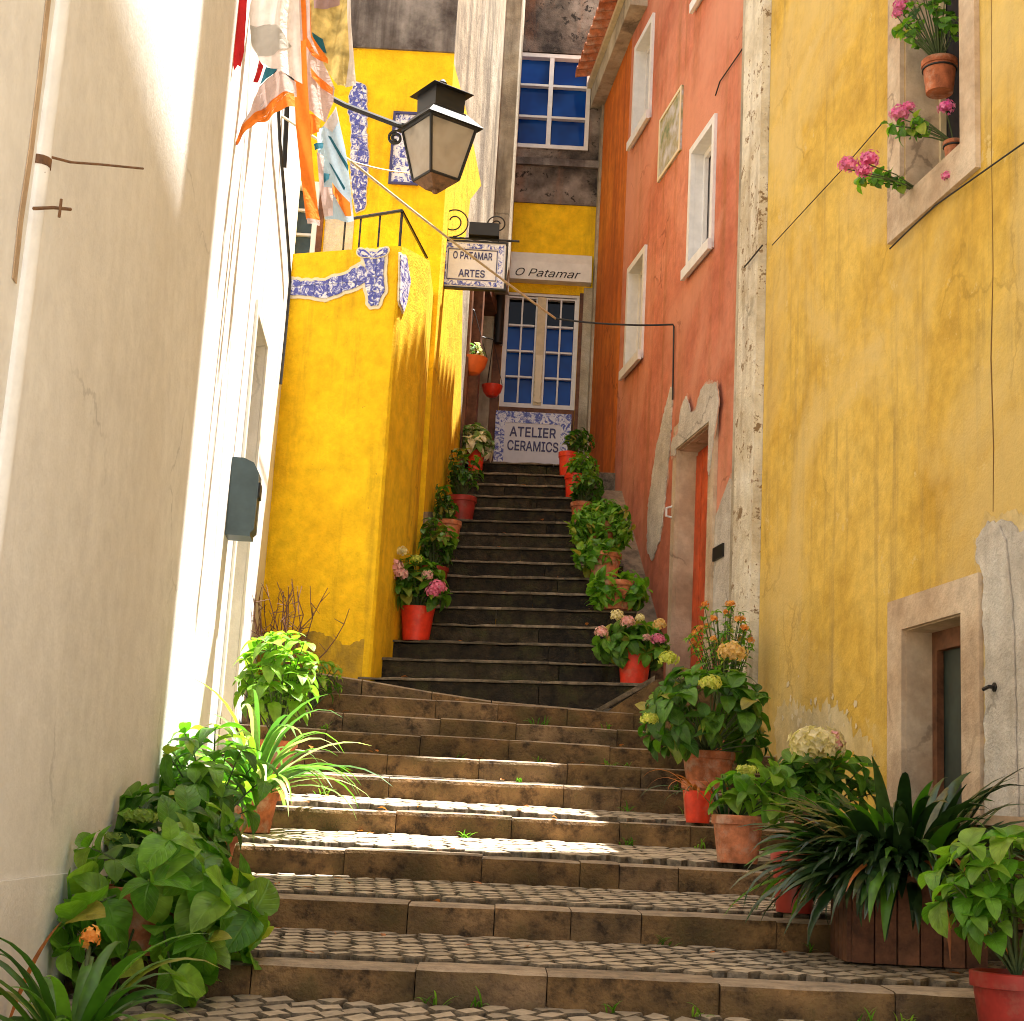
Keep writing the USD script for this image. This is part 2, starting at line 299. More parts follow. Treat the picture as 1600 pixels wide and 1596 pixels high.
MAT['square'] = plaster('bounce_paving', (.42, .35, .26), (.34, .28, .20), (.50, .43, .33), (.3, .24, .17), .4)  # unseen ground, kept pale to bounce sunlight onto the alley fronts
MAT['rust'] = plain('rusty_iron', (.16, .075, .03), .8, var=.5, scale=25)
MAT['cable'] = plain('black_cable', (.012, .011, .011), .6)
MAT['rope'] = plain('pale_rope', (.62, .52, .34), .8)
MAT['frame'] = plain('white_painted_wood', (.70, .68, .66), .45, var=.12)
MAT['cream'] = plain('cream_painted_wood', (.62, .50, .30), .5, var=.2)
MAT['board'] = plain('white_fascia', (.74, .71, .64), .6, var=.12)
MAT['brownwood'] = varied('brown_wood', [(0, (.12, .045, .02)), (1, (.20, .085, .04))], 6, .6, .3, .004, .6)
MAT['planter'] = varied('weathered_planter_wood', [(0, (.13, .050, .025)), (1, (.21, .09, .045))], 10, .7, .5, .006, .6)
MAT['doorred'] = varied('orange_red_paint', [(0, (.52, .075, .02)), (1, (.58, .10, .03))], 5, .5, .15, .003, .35)
MAT['doorgreen'] = plain('dark_green_paint', (.028, .040, .030), .5, var=.4)
MAT['dark'] = plain('dark_interior', (.012, .010, .009), .9)
MAT['curtain'] = plain('grey_curtain', (.48, .44, .42), .8, var=.15)
MAT['slate'] = plain('slate_metal', (.045, .070, .075), .45, .2, var=.25)
MAT['ink'] = plain('blue_ink', (.035, .03, .12), .5)
MAT['blackink'] = plain('black_ink', (.02, .018, .016), .6)
MAT['glass'] = material('sky_blue_glass', {'n2': ('noise_texture', {'scale': 1.7, 'detail': 3}), 'rr': ('rgb_ramp', {'ramp': [(.35, (.002, .024, .15)), (.65, (.006, .065, .33))]}), 'd': ('principled_bsdf', {'base_color': (.004, .046, .25), 'roughness': .05, 'specular_ior_level': .22}),  # blue of the reflected sky put into the pane colour
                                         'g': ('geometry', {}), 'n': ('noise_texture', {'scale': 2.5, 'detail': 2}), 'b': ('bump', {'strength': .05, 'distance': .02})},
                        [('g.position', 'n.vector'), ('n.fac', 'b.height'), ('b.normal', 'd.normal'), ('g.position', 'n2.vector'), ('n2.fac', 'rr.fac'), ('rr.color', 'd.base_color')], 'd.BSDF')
MAT['darkglass'] = material('dark_glass', {'d': ('principled_bsdf', {'base_color': (.008, .010, .016), 'roughness': .08, 'specular_ior_level': .2})}, [], 'd.BSDF')
MAT['milk'] = material('lantern_glass', {'d': ('principled_bsdf', {'base_color': (.72, .65, .55), 'roughness': .25}), 't': ('translucent_bsdf', {'color': (.66, .57, .46)}), 'm': ('mix_closure', {'fac': .5}), 'tr': ('transparent_bsdf', {'color': (.95, .9, .82)}), 'g': ('geometry', {}), 'n': ('noise_texture', {'scale': 7, 'detail': 5}), 'r': ('map_range', {'from_min': .35, 'from_max': .65, 'to_min': .5, 'to_max': .92, 'clamp': True}), 'm2': ('mix_closure', {})},
                       [('d.BSDF', 'm.closure1'), ('t.BSDF', 'm.closure2'), ('g.position', 'n.vector'), ('n.fac', 'r.value'), ('r.result', 'm2.fac'), ('tr.BSDF', 'm2.closure1'), ('m.closure', 'm2.closure2')], 'm2.closure')
def azulejo(name, scale, c0=(.68, .66, .70), c1=(.05, .06, .30), lo=.42, hi=.52):
    return material(name, {'g': ('geometry', {}), 'v': ('noise_texture', {'scale': scale, 'detail': 3, 'roughness': .7, 'distortion': 1.2}),
                           'r': ('rgb_ramp', {'ramp': [(lo, c1), ((lo + hi) / 2, (.25, .26, .50)), (hi, c0)]}), 'p': ('principled_bsdf', {'roughness': .25})},
                    [('g.position', 'v.vector'), ('v.fac', 'r.fac'), ('r.color', 'p.base_color')], 'p.BSDF')
MAT['tile'] = azulejo('blue_tile', 16)
MAT['tile2'] = azulejo('blue_tile_dense', 18, lo=.48, hi=.60)
MAT['tilewhite'] = plain('glazed_white', (.66, .62, .62), .3, var=.08)
MAT['tilecream'] = plain('cream_glaze', (.70, .60, .40), .4, var=.1)
MAT['picture'] = material('glazed_picture', {'g': ('geometry', {}), 'v': ('noise_texture', {'scale': 6, 'detail': 4, 'roughness': .6}),
                          'r': ('rgb_ramp', {'ramp': [(.3, (.10, .16, .05)), (.45, (.35, .30, .16)), (.55, (.42, .40, .38)), (.7, (.6, .58, .58))]}), 'p': ('principled_bsdf', {'roughness': .3})},
                          [('g.position', 'v.vector'), ('v.fac', 'r.fac'), ('r.color', 'p.base_color')], 'p.BSDF')
def cloth(name, col, trans=.3, var=.1):
    a, b = tuple(c * (1 - var) for c in col), tuple(min(1, c * (1 + var)) for c in col)
    return material(name, {'g': ('geometry', {}), 'n': ('noise_texture', {'scale': 12, 'detail': 4}), 'r': ('rgb_ramp', {'ramp': [(.3, a), (.7, b)]}),
                           'nb': ('noise_texture', {'scale': 16, 'detail': 6, 'distortion': 1.5}), 'bp': ('bump', {'strength': .5, 'distance': .02}), 'd': ('principled_bsdf', {'roughness': .85, 'specular_ior_level': .1}), 't': ('translucent_bsdf', {}), 'm': ('mix_closure', {'fac': trans})},
                    [('g.position', 'nb.vector'), ('nb.fac', 'bp.height'), ('bp.normal', 'd.normal'), ('g.position', 'n.vector'), ('n.fac', 'r.fac'), ('r.color', 'd.base_color'), ('r.color', 't.color'), ('d.BSDF', 'm.closure1'), ('t.BSDF', 'm.closure2')], 'm.closure')
MAT['c_white'] = cloth('white_cloth', (.72, .65, .60)); MAT['c_orange'] = cloth('orange_cloth', (.80, .22, .03)); MAT['c_pink'] = cloth('pink_grey_cloth', (.55, .42, .38))
MAT['c_teal'] = cloth('teal_cloth', (.03, .14, .19)); MAT['c_red'] = cloth('dark_red_cloth', (.40, .02, .02)); MAT['c_blue'] = cloth('pale_blue_cloth', (.46, .62, .74))
MAT['c_gold'] = cloth('gold_cloth', (.55, .42, .15), .3, .45); MAT['c_mauve'] = cloth('mauve_cloth', (.40, .27, .27)); MAT['c_grey'] = cloth('grey_cloth', (.50, .47, .42))
MAT['lf_deep'] = leafmat('deep_green_leaf', [(0, (.026, .092, .007)), (.5, (.062, .18, .014)), (.88, (.12, .28, .024)), (.96, (.22, .26, .03)), (1, (.34, .28, .05))])
MAT['lf_mid'] = leafmat('mid_green_leaf', [(0, (.06, .19, .010)), (.5, (.13, .33, .020)), (.9, (.24, .45, .04)), (.97, (.34, .38, .05)), (1, (.42, .32, .06))])
MAT['lf_lime'] = leafmat('lime_leaf', [(0, (.10, .22, .02)), (.5, (.17, .33, .03)), (1, (.28, .44, .06))], .45)
MAT['lf_strap'] = leafmat('dark_strap_leaf', [(0, (.010, .028, .009)), (.6, (.026, .066, .018)), (.96, (.05, .095, .028)), (1, (.16, .13, .045))], .15, .28, veins=False)
MAT['lf_striped'] = leafmat('bright_strap_leaf', [(0, (.05, .14, .03)), (.5, (.12, .26, .05)), (1, (.55, .55, .30))], .4, veins=False)
MAT['lf_varie'] = leafmat('variegated_leaf', [(0, (.10, .22, .06)), (.35, (.16, .30, .08)), (.5, (.70, .68, .50)), (1, (.80, .78, .62))], .3)
MAT['lf_dry'] = leafmat('withered_leaf', [(0, (.30, .09, .02)), (1, (.55, .18, .04))], .25, veins=False)
MAT['stem'] = plain('green_stem', (.07, .10, .03), .7); MAT['twig'] = plain('brown_twig', (.13, .055, .03), .8)
def petal(name, a, b): return leafmat(name, [(0, a), (1, b)], .3, .6, False)
MAT['fl_pink'] = petal('pink_petals', (.70, .30, .33), (.85, .52, .50)); MAT['fl_rose'] = petal('rose_petals', (.72, .14, .32), (.82, .28, .45))
MAT['fl_cream'] = petal('cream_petals', (.72, .60, .30), (.80, .70, .48)); MAT['fl_lime'] = petal('lime_petals', (.40, .46, .06), (.62, .62, .14))
MAT['fl_peach'] = petal('peach_petals', (.76, .46, .16), (.80, .58, .30)); MAT['fl_mag'] = petal('magenta_petals', (.62, .07, .30), (.80, .26, .50))
MAT['fl_or'] = petal('orange_petals', (.72, .22, .03), (.80, .40, .10))
MAT['terracotta2'] = plain('bright_orange_clay', (.72, .14, .02), .6, var=.2)
MAT['darkpot2'] = plain('dull_red_glaze', (.40, .045, .03), .35, var=.25)
# ---------------------------------------------------------------- plan of the alley
XL = lambda d: -1.83 - .059 * (d - 8.6)
XR = lambda d: 4.1 - .17 * d
WL = Wall((XL(1.0), 1.0), (XL(13.15), 13.15), (0, 6))
WR = Wall((XR(3.0), 3.0), (XR(17.3), 17.3), (0, 6))
WA = Wall((XR(17.3), 17.3), (.93, 19.3), (0, 18))
WK = Wall((-.85, 14.5), (-.36, 19.3), (1, 16))          # flank of the rear yellow house
WF = Wall((-2.6, 14.5), (-.85, 14.5), (-1, 10))         # its front
WB = Wall((-.36, 19.3), (.93, 19.3), (0, 10))           # building at the top of the steps
BA, BB, BC = (-2.10, 13.05), (-1.09, 12.7), (-.90, 13.6)
W1 = Wall(BA, BB, (-1.5, 5)); W2 = Wall(BB, BC, (1, 12)); W3 = Wall(BC, (-.85, 14.5), (1, 14))

STEP = {1: (6.4, 1.06, 1.09, .93, .96), 2: (7.6, 1.265, 1.295, 1.12, 1.15), 3: (8.8, 1.49, 1.50, 1.34, 1.365), 4: (9.8, 1.73, 1.745, 1.585, 1.605),
        5: (10.6, 1.965, 1.985, 1.82, 1.82), 6: (11.2, 2.15, 2.155, 1.995, 2.0), 7: (11.7, 2.33, 2.32, 2.17, 2.17), 8: (12.1, 2.50, 2.475, 2.345, 2.335),
        9: (12.4, 2.665, 2.64, 2.51, 2.495)}                # nosing depth, nosing height at the left and right end, foot height left and right
for k, z in ((0, .80), (-1, .55), (-2, .30)):
    STEP[k] = (STEP[1][0] - 1.25 * (1 - k), z, z + .02, z - .16, z - .14)
U0, UR, UT = 12.7, .1927, .28
ust = lambda j: (U0 + UT * j, 2.866 + UR * j)            # upper flight: nosing depth and height
def lr(a, b, X): return a + (b - a) * np.clip((X + 1.5) / 3.2, -.2, 1.4)
def ground(X, d):
    """height of the paving at X, d"""
    if d >= U0 - .001: return ust(min(15, int((d - U0) / UT + 1e-6)))[1] + .03 * (X + .45)
    ks = sorted(STEP)
    for a, b in zip(ks, ks[1:] + [None]):
        if d >= STEP[a][0] and (b is None or d < STEP[b][0]):
            A = STEP[a]; za = lr(A[1], A[2], X)
            if b is None: return za
            B = STEP[b]; zb = lr(B[3], B[4], X)
            return za + (zb - za) * (d - A[0]) / (B[0] - A[0])
    return 0.0

# ---------------------------------------------------------------- terrain
g = MB(); g.add([(-300, -300, 0), (300, -300, 0), (300, 300, 0), (-300, 300, 0)], [(0, 1, 2, 3)])
tag(obj('ground', g.data(), MAT['square']), kind='structure')

# ---------------------------------------------------------------- lower steps: kerb stones, cobbles
low = thing('lower_steps', 'broad worn stone steps with cobbled treads climbing the alley', None, (0, 0, 0), kind='structure')
JOINTS = {1: [415, 666, 868, 1132, 1400], 2: [391, 648, 782, 900, 1009, 1217, 1400], 3: [544, 758, 911, 972, 1064, 1205], 4: [420, 620, 801, 970, 1080],
          5: [438, 605, 880, 970, 1090], 6: [470, 600, 745, 884, 1000], 7: [500, 650, 790, 950], 8: [525, 680, 800, 960], 9: [671, 770, 880, 985]}
rng = np.random.default_rng(7)
KD = {1: .27, 2: .27, 3: .26, 4: .26, 5: .26, 6: .28, 7: .26, 8: .26, 9: .26, 0: .27, -1: .27, -2: .27}
def kerb(x0, x1, k, seed):
    d, zl, zr, bl, br = STEP[k]; r = np.random.default_rng(seed)
    n = max(3, int((x1 - x0) / .09)); c = .018; D = KD[k]; dy, dz, yaw = r.normal(0, .007), r.normal(0, .004), r.normal(0, .006)
    prof = []
    for i in range(n + 1):
        X = x0 + (x1 - x0) * i / n; e = .005 if i in (0, n) else 0
        zt, zb = lr(zl, zr, X) + dz, lr(bl, br, X) - .06
        w = meshkit.noise(np.array([X * 7, k * 3.1, 0]), 3) * .016; w2 = meshkit.noise(np.array([X * 11, k * 5.3, 2]), 5) * .010
        y = d + dy + yaw * (i / n - .5) * 10 * .1
        prof.append([(X, y + e + w2 * .6, zb), (X, y + e + w2 * .6, zt - c * 1.2 - w), (X, y + c * .5 + e, zt - c * .35 - w * .4), (X, y + c * 1.5 + w + e, zt - e * .6), (X, d + D, zt + .004 - e * .6), (X, d + D, zb)])
    v = np.array(prof).reshape(-1, 3); f = []
    for i in range(n):
        for j in range(6):
            q = (j + 1) % 6; f.append((i*6+j, (i+1)*6+j, (i+1)*6+q, i*6+q))
    f = [t for q in f for t in ((q[0], q[1], q[2]), (q[0], q[2], q[3]))]
    for b, s in ((0, 1), (n * 6, -1)):
        for j in range(1, 5): f.append((b, b + j, b + j + 1) if s > 0 else (b, b + j + 1, b + j))
    return v, np.array(f)
for k in sorted(STEP):
    d = STEP[k][0]; xa, xb = XL(d) + .02, XR(d) - .02
    if k in JOINTS: js = [P(p, 798 + (1310 - 798) * .9, d)[0] for p in JOINTS[k]]
    else: js = list(np.arange(xa + .5, xb - .3, .85))
    js = [xa] + [j for j in js if xa + .2 < j < xb - .2] + [xb]
    while js[-1] - js[-2] > 1.3: js.insert(-1, js[-2] + .85)
    for i, (a, b) in enumerate(zip(js, js[1:])):
        obj('kerb_stone', kerb(a + .0025, b - .0025, k, k * 50 + i + 900), MAT['kerb'], low)
# bedding under the cobbles
for k in range(-2, 9):
    A, B = STEP[k], STEP[k + 1]; y0, y1 = A[0] + .15, B[0] + .12; m = MB()
    v = [(XL(y0) - .1, y0, lr(A[1], A[2], -1.9) - .03), (XR(y0) + .1, y0, lr(A[1], A[2], 2.9) - .03), (XR(y1) + .1, y1, lr(B[3], B[4], 2.9) - .03), (XL(y1) - .1, y1, lr(B[3], B[4], -1.9) - .03)]
    m.add(v + [(a, b, c - .3) for a, b, c in v], [(0, 1, 2, 3), (0, 4, 5, 1), (1, 5, 6, 2), (2, 6, 7, 3), (3, 7, 4, 0), (7, 6, 5, 4)])
    obj('bedding', m.data(), MAT['joint'], low)
# cobbles, laid in slanting rows
def cobble(c, zf, r, a, s=(.106, .082), sh=.89, dp=.007):
    n = 6; ca, sa = math.cos(a), math.sin(a)
    base = [(-.5, -.5), (0, -.53), (.5, -.5), (.5, .5), (0, .53), (-.5, .5)]
    q = []; sx_, sy_ = r.uniform(.82, 1.06), r.uniform(.84, 1.08)
    for x, y in base:
        x, y = x * s[0] * sx_ + r.normal(0, .009), y * s[1] * sy_ + r.normal(0, .008); q.append((c[0] + x * ca - y * sa, c[1] + x * sa + y * ca))
    q = np.array(q); m = q.mean(0); t = m + (q - m) * sh; h = r.normal(0, .0016)
    v = [(x, y, zf(x, y) - .04) for x, y in q] + [(x, y, zf(x, y) - dp + h) for x, y in q] + [(x, y, zf(x, y) + .002 + h) for x, y in t] + [(m[0], m[1], zf(*m) + .0024 + h)]
    f = []
    for i in range(n):
        j = (i + 1) % n
        f += [(i, j, n + j), (i, n + j, n + i), (n + i, n + j, 2*n + j), (n + i, 2*n + j, 2*n + i), (2*n + i, 2*n + j, 3*n)]
    return np.array(v), np.array(f)
cob = []
for k in range(-2, 6):
    A, B = STEP[k], STEP[k + 1]; y0, y1 = A[0] + KD[k] + .012, B[0] + .02
    zf = lambda x, y, A=A, B=B: lr(A[1], A[2], x) + (lr(B[3], B[4], x) - lr(A[1], A[2], x)) * (y - A[0]) / (B[0] - A[0])
    a = math.radians(38); ca, sa = math.cos(a), math.sin(a)
    for i in range(-80, 80):
        for j in range(-100, 100):
            lx, ly = i * .126 + (.063 if j % 2 else 0), j * .101
            x, y = lx * ca - ly * sa + .3, lx * sa + ly * ca + (y0 + y1) / 2
            if y0 + .02 < y < y1 - .02 and XL(y) + .07 < x < XR(y) - .07:
                r = np.random.default_rng((k + 3) * 100000 + (i + 80) * 300 + j + 120)
                if k < 0 and False: continue
                cob.append((abs(y) + (50 if (y < 6.0 or x < -1.25 or x > .33 * y) else 0), cobble((x, y), zf, r, a + r.normal(0, .12), *(((.110, .082),) if k < 3 else ((.120, .096), .95, .003)))))
cob.sort(key=lambda t: t[0])
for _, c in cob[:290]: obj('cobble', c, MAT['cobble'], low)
m = MB()
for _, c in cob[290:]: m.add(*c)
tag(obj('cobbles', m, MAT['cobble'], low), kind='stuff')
# wedge-shaped landing stones between the two flights
DG = [(488, 1050), (566, 1062), (675, 1081), (768, 1095), (934, 1110)]
for (a, b) in zip(DG, DG[1:]):
    pa, pb = P(*a, 12.56), P(*b, 12.56); m = MB()
    v = [(pa[0] + .004, 12.56, 2.45), (pb[0] - .004, 12.56, 2.45), (pb[0] - .004, 12.56, pb[2] - .012), (pa[0] + .004, 12.56, pa[2] - .012), (pa[0] + .004, 12.575, pa[2]), (pb[0] - .004, 12.575, pb[2]),
         (pa[0] + .004, 13.0, pa[2]), (pb[0] - .004, 13.0, pb[2]), (pa[0] + .004, 13.0, 2.4), (pb[0] - .004, 13.0, 2.4)]
    m.add(v, [(0, 1, 2, 3), (3, 2, 5, 4), (4, 5, 7, 6), (6, 7, 9, 8), (8, 9, 1, 0), ]); m.add([v[i] for i in (0, 3, 4, 6, 8)], [(0, 1, 2), (0, 2, 3), (0, 3, 4)]); m.add([v[i] for i in (1, 2, 5, 7, 9)], [(0, 2, 1), (0, 3, 2), (0, 4, 3)])
    obj('landing_stone', m.data(), MAT['kerb'], low)

# ---------------------------------------------------------------- upper flight
upf = thing('upper_steps', 'steep narrow flight of dark mossy stone steps between potted plants', None, (0, 0, 0), kind='structure')
def slab(x0, x1, y0, y1, z0, z1, c, r):
    """a stone with a worn front edge"""
    n = max(2, int((x1 - x0) / .05)); pr = []
    for i in range(n + 1):
        X = x0 + (x1 - x0) * i / n; dz = .03 * (X + .45); a = z1 + dz - max(0, meshkit.fbm(np.array([X * 6, y0 * 11, 7]), 3, 2) - .45) * .035; b = z0 + dz
        w = max(0, meshkit.fbm(np.array([X * 9, y0 * 13, z1]), 3, 4) - .48) * .09 + (meshkit.noise(np.array([X * 3, y0 * 7, 1]), 9) - .5) * .022
        pr.append([(X, y0 + w, b), (X, y0 + w, a - c), (X, y0 + c + w, a), (X, y1, a), (X, y1, b)])
    v = np.array(pr).reshape(-1, 3); f = []
    for i in range(n):
        for j in range(5):
            q = (j + 1) % 5; f += [(i*5+j, (i+1)*5+j, (i+1)*5+q), (i*5+j, (i+1)*5+q, i*5+q)]
    for b, s in ((0, 1), (n * 5, -1)):
        for j in range(1, 4): f.append((b, b + j, b + j + 1) if s > 0 else (b, b + j + 1, b + j))
    return v, np.array(f)
def side(d):                                               # left edge of the upper flight
    if d < 13.6: return BB[0] + (BC[0] - BB[0]) * (d - 12.7) / .9 - (.0 if d > 12.72 else .05)
    return -.90 + (-.36 + .90) * (d - 13.6) / 5.7
edge = lambda d: 1.06 - .085 * (d - 12.7)                  # right edge of the flight: a gully runs between it and the red wall
for j in range(16):
    d, z = ust(j); xa, xb = side(d) - .04, edge(d) + .22
    if j < 2: xa = P(560, 1040, d)[0]
    r = np.random.default_rng(40 + j); c1 = xa + (xb - xa) * r.uniform(.35, .7)
    for a, b in ((xa, c1), (c1, xb)):
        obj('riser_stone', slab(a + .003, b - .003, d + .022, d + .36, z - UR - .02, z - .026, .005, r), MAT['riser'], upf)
    c2 = xa + (xb - xa) * r.uniform(.3, .75)
    ye = d + .33 if j < 15 else 19.32
    for a, b in ((xa, c2), (c2, xb)):
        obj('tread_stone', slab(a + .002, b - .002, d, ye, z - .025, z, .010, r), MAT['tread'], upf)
obj('landing_slab', MB().box((edge(17.25) - .4, 17.24, ust(15)[1] - .2), (1.2, 19.32, ust(15)[1] + .03)).data(), MAT['tread'], upf)
# stone gully between the flight and the red wall, level in front of the red door
m = MB(); pr = [(12.42, 2.60), (12.9, 2.80), (13.6, 2.97), (14.9, 2.99), (15.0, 3.6), (16.9, 5.5), (19.3, 5.5)]
for (y0, z0), (y1, z1) in zip(pr, pr[1:]):
    v = [(edge(y0) + .15, y0, z0), (XR(y0) + .1, y0, z0), (XR(y1) + .1, y1, z1), (edge(y1) + .15, y1, z1)]; m.add(v + [(x, y, z - .5) for x, y, z in v], [(0, 1, 2, 3), (0, 4, 5, 1), (1, 5, 6, 2), (2, 6, 7, 3), (3, 7, 4, 0)])
obj('gully', m.data(), MAT['kerb'], upf)
# slanting coping of the low cheek wall at the right foot of the flight
a, b = P(930, 1112, 12.42), P(1022, 1060, 12.62); m = MB()
for t in (0,):
    v = [(a[0], 12.40, a[2] - .03), (b[0], 12.55, b[2] - .03), (b[0], 12.68, b[2] - .03), (a[0], 12.53, a[2] - .03)]
    m.add(v + [(x, y, z + .045) for x, y, z in v], [(0, 3, 2, 1), (4, 5, 6, 7), (0, 1, 5, 4), (1, 2, 6, 5), (2, 3, 7, 6), (3, 0, 4, 7)])
obj('cheek_coping', m.data(), MAT['tread'], upf)
m = MB(); v = [(a[0] + .05, 12.43, 2.5), (b[0] + .5, 12.43, 2.5), (b[0] + .5, 12.43, b[2] - .03), (b[0], 12.43, b[2] - .03), (a[0] + .05, 12.43, a[2] - .03)]
m.add(v + [(x, 12.66, z) for x, _, z in v], [(0, 1, 2), (0, 2, 3), (0, 3, 4), (5, 7, 6), (5, 8, 7), (5, 9, 8), (2, 7, 8), (2, 8, 3), (3, 8, 9), (3, 9, 4), (4, 9, 5), (4, 5, 0), (1, 6, 7), (1, 7, 2)])
obj('cheek_stone', m.data(), MAT['kerb'], upf)

# ---------------------------------------------------------------- white house (left)
wh = thing('white_house', 'white plastered house wall along the near side of the alley with a sunlit far end', 'house', (XL(8), 8, 0))
u0 = WL.pix(386, 640)[0]; u1 = WL.pix(406, 640)[0]; zd = WL.pix(404, 505)[1]
dz0 = 1.9
wallp = sbox(0, -.3, WL.L, 11.0).difference(sbox(u0, dz0, u1, zd))
obj('wall', WL.ext(wallp, -.4, 0), MAT['white'], wh)
dl = obj('door', WL.bx(u0 - .1, u1 + .1, dz0 - .1, zd + .1, -.46, -.401), MAT['cream'], wh)
for i in range(3): obj('door_panel', WL.bx(u0 + .08, u1 - .08, dz0 + .2 + i * .75, dz0 + .8 + i * .75, -.40, -.385), MAT['cream'], dl)
obj('door_frame', WL.ext(sbox(u0 - .09, dz0, u1 + .07, zd + .08).difference(sbox(u0, dz0 - .1, u1, zd)), .002, .02), MAT['board'], wh)
obj('door_step', WL.bx(u0 - .1, u1 + .1, 1.7, dz0 + .02, -.4, .06), MAT['surround'], wh)
# painted pilaster, drainpipe and the seam of the plinth
ua, ub = WL.pix(75, 120)[0], WL.pix(16, 800)[0]
obj('pilaster', WL.bx(1.0, WL.pix(60, 400)[0], -.2, 11.0, .001, .035), MAT['white'], wh)
ul = WL.pix(36, 300)[0]
m = MB(); m.tube([WL.pt(ul, z, .040) for z in np.linspace(-.1, 11, 12)], .034, 12)
pipe = obj('drainpipe', m.data(), MAT['white'], wh, smooth=True)
for z in (WL.pix(40, 250)[1],):
    m = MB(); m.tube([WL.pt(ul, z - .015, .04), WL.pt(ul, z + .015, .04)], .037, 12)
    obj('pipe_clamp', m.data(), MAT['rust'], pipe)
us_ = [WL.pix(x, y) for x, y in ((60, -20), (46, 110), (31, 232), (14, 345), (4, 440))]
obj('rusty_seam', WL.ext(Polygon([(u - .035, z) for u, z in us_] + [(u + .012, z) for u, z in us_[::-1]]).buffer(0), .036, .040), MAT['surround'], wh)  # thin flat brown strip beside the drainpipe
zp = WL.pix(40, 1372)[1]
obj('plinth', WL.bx(WL.pix(5, 1372)[0] - 3, WL.pix(80, 1372)[0] + 2.0, -.3, zp, .001, .012), MAT['white'], wh)
m = MB(); q = [WL.pix(40, 240), WL.pix(62, 250), WL.pix(90, 252), WL.pix(138, 257)]
m.tube([WL.pt(u, z, .05 + .05 * i) for i, (u, z) in enumerate(q)], .0045, 6)
m.tube([WL.pt(q[0][0], q[0][1] + .03, .03), WL.pt(q[0][0] + .01, q[0][1] - .06, .06)], .009, 6)
tag(obj('wire_hook', m.data(), MAT['rust']), 'thin rusty wire sticking out from the drainpipe on the white wall', 'wire')
m = MB(); q = [WL.pix(0, 322), WL.pix(22, 320), WL.pix(40, 322)]
m.tube([WL.pt(u, z, .10 + .02 * i) for i, (u, z) in enumerate(q)], .006, 6); m.tube([WL.pt(q[1][0], q[1][1] + .03, .14), WL.pt(q[1][0], q[1][1] - .03, .14)], .005, 5)
tag(obj('wall_peg', m.data(), MAT['rust']), 'short rusty peg beside the drainpipe, below the longer wire', 'peg')

# meter box by the door
r = WL.rect([(356, 737), (388, 737), (384, 860), (354, 860)]); um = r[0] - .02; zm0, zm1 = r[2], r[3]
mb = thing('mailbox', 'slate grey metal letterbox with rounded hood on the sunlit white wall', 'mailbox', WL.pt(um, zm0))
cs = [(0, 0), (.17, 0), (.19, .02), (.19, zm1 - zm0 - .10), (.15, zm1 - zm0 - .03), (.08, zm1 - zm0), (0, zm1 - zm0)]
m = MB(); n = len(cs); v = [WL.pt(um, zm0 + b, a + .002) for a, b in cs] + [WL.pt(um + .20, zm0 + b, a + .002) for a, b in cs]
m.add(v, np.array([(i, (i + 1) % n, n + (i + 1) % n, n + i) for i in range(n)])); m.add(v, [(0, i, i + 1) for i in range(1, n - 1)] + [(n, n + i + 1, n + i) for i in range(1, n - 1)])
obj('box', m.data(), MAT['slate'], mb, smooth=40)
obj('flap', WL.bx(um + .03, um + .17, zm1 - .26, zm1 - .16, .19, .205), MAT['iron'], mb)
obj('base_tray', WL.bx(um - .01, um + .21, zm0 - .03, zm0, .002, .17), MAT['slate'], mb)

# ---------------------------------------------------------------- ochre house (right, near)
UW = WR.u_of_d
SPLIT = UW(12.2)
oh = thing('ochre_house', 'weathered ochre yellow house wall nearest on the stairs with a flower window', 'house', (XR(9), 9, 0))
win = list(WR.rect([(1395, 100), (1531, 100), (1393, 388), (1533, 257)])); win[3] = win[2] + 2.5
wi = (win[0] + .20, win[1] - .20, win[2] + .24, win[3] - .2)
dor = WR.rect([(1393, 946), (1538, 891), (1393, 1300), (1538, 1300)]); di = WR.rect([(1415, 985), (1510, 955), (1415, 1300), (1510, 1300)])
dbot = 1.30
prof = Polygon([(UW(3), -.3), (SPLIT, -.3), (SPLIT, P(1216, -8, 12.2)[2]), (UW(11.0), P(1290, -8, 11.0)[2]), (UW(9.95), 8.2), (UW(9.95), 25.0), (UW(8.93), 25.0), (UW(8.93), 22.0), (UW(6.93), 23.0), (UW(6.93), 25), (UW(3), 25)])  # unseen roofline above the view, stepped to cast the wanted sun patches
wp = prof.difference(sbox(*[min(wi[0], wi[1]), wi[2], max(wi[0], wi[1]), wi[3]])).difference(sbox(min(di[0], di[1]), dbot, max(di[0], di[1]), di[3]))
obj('wall', WR.ext(wp, -.45, 0), MAT['ochre'], oh)
wn = obj('window', WR.frame((win[0], win[1], win[2], win[3]), .2, .001, .035), MAT['surround'], oh)
obj('window_sill', WR.bx(win[0] + .201, win[1] - .201, win[2] + .2, wi[2], -.449, .036), MAT['surround'], wn)
obj('window_reveal', WR.frame((wi[0] - .06, wi[1] + .06, wi[2] - .06, wi[3] + .06), .045, -.60, -.451), MAT['surround'], wn)
obj('window_frame', WR.frame((wi[0] - .06, wi[1] + .06, wi[2] - .06, wi[3] + .06), .10, -.28, -.24), MAT['cream'], wn)
obj('reveal_lining', WR.frame((wi[0] - .01, wi[1] + .01, wi[2] - .01, wi[3] + .01), .022, -.449, -.004), MAT['surround'], wn)
obj('pane', WR.bx(wi[0] - .05, wi[1] + .05, wi[2] - .05, wi[3] + .05, -.30, -.285), MAT['darkglass'], wn)
obj('mullion', WR.bx((wi[0] + wi[1]) / 2 - .03, (wi[0] + wi[1]) / 2 + .03, wi[2], wi[3], -.28, -.245), MAT['cream'], wn)
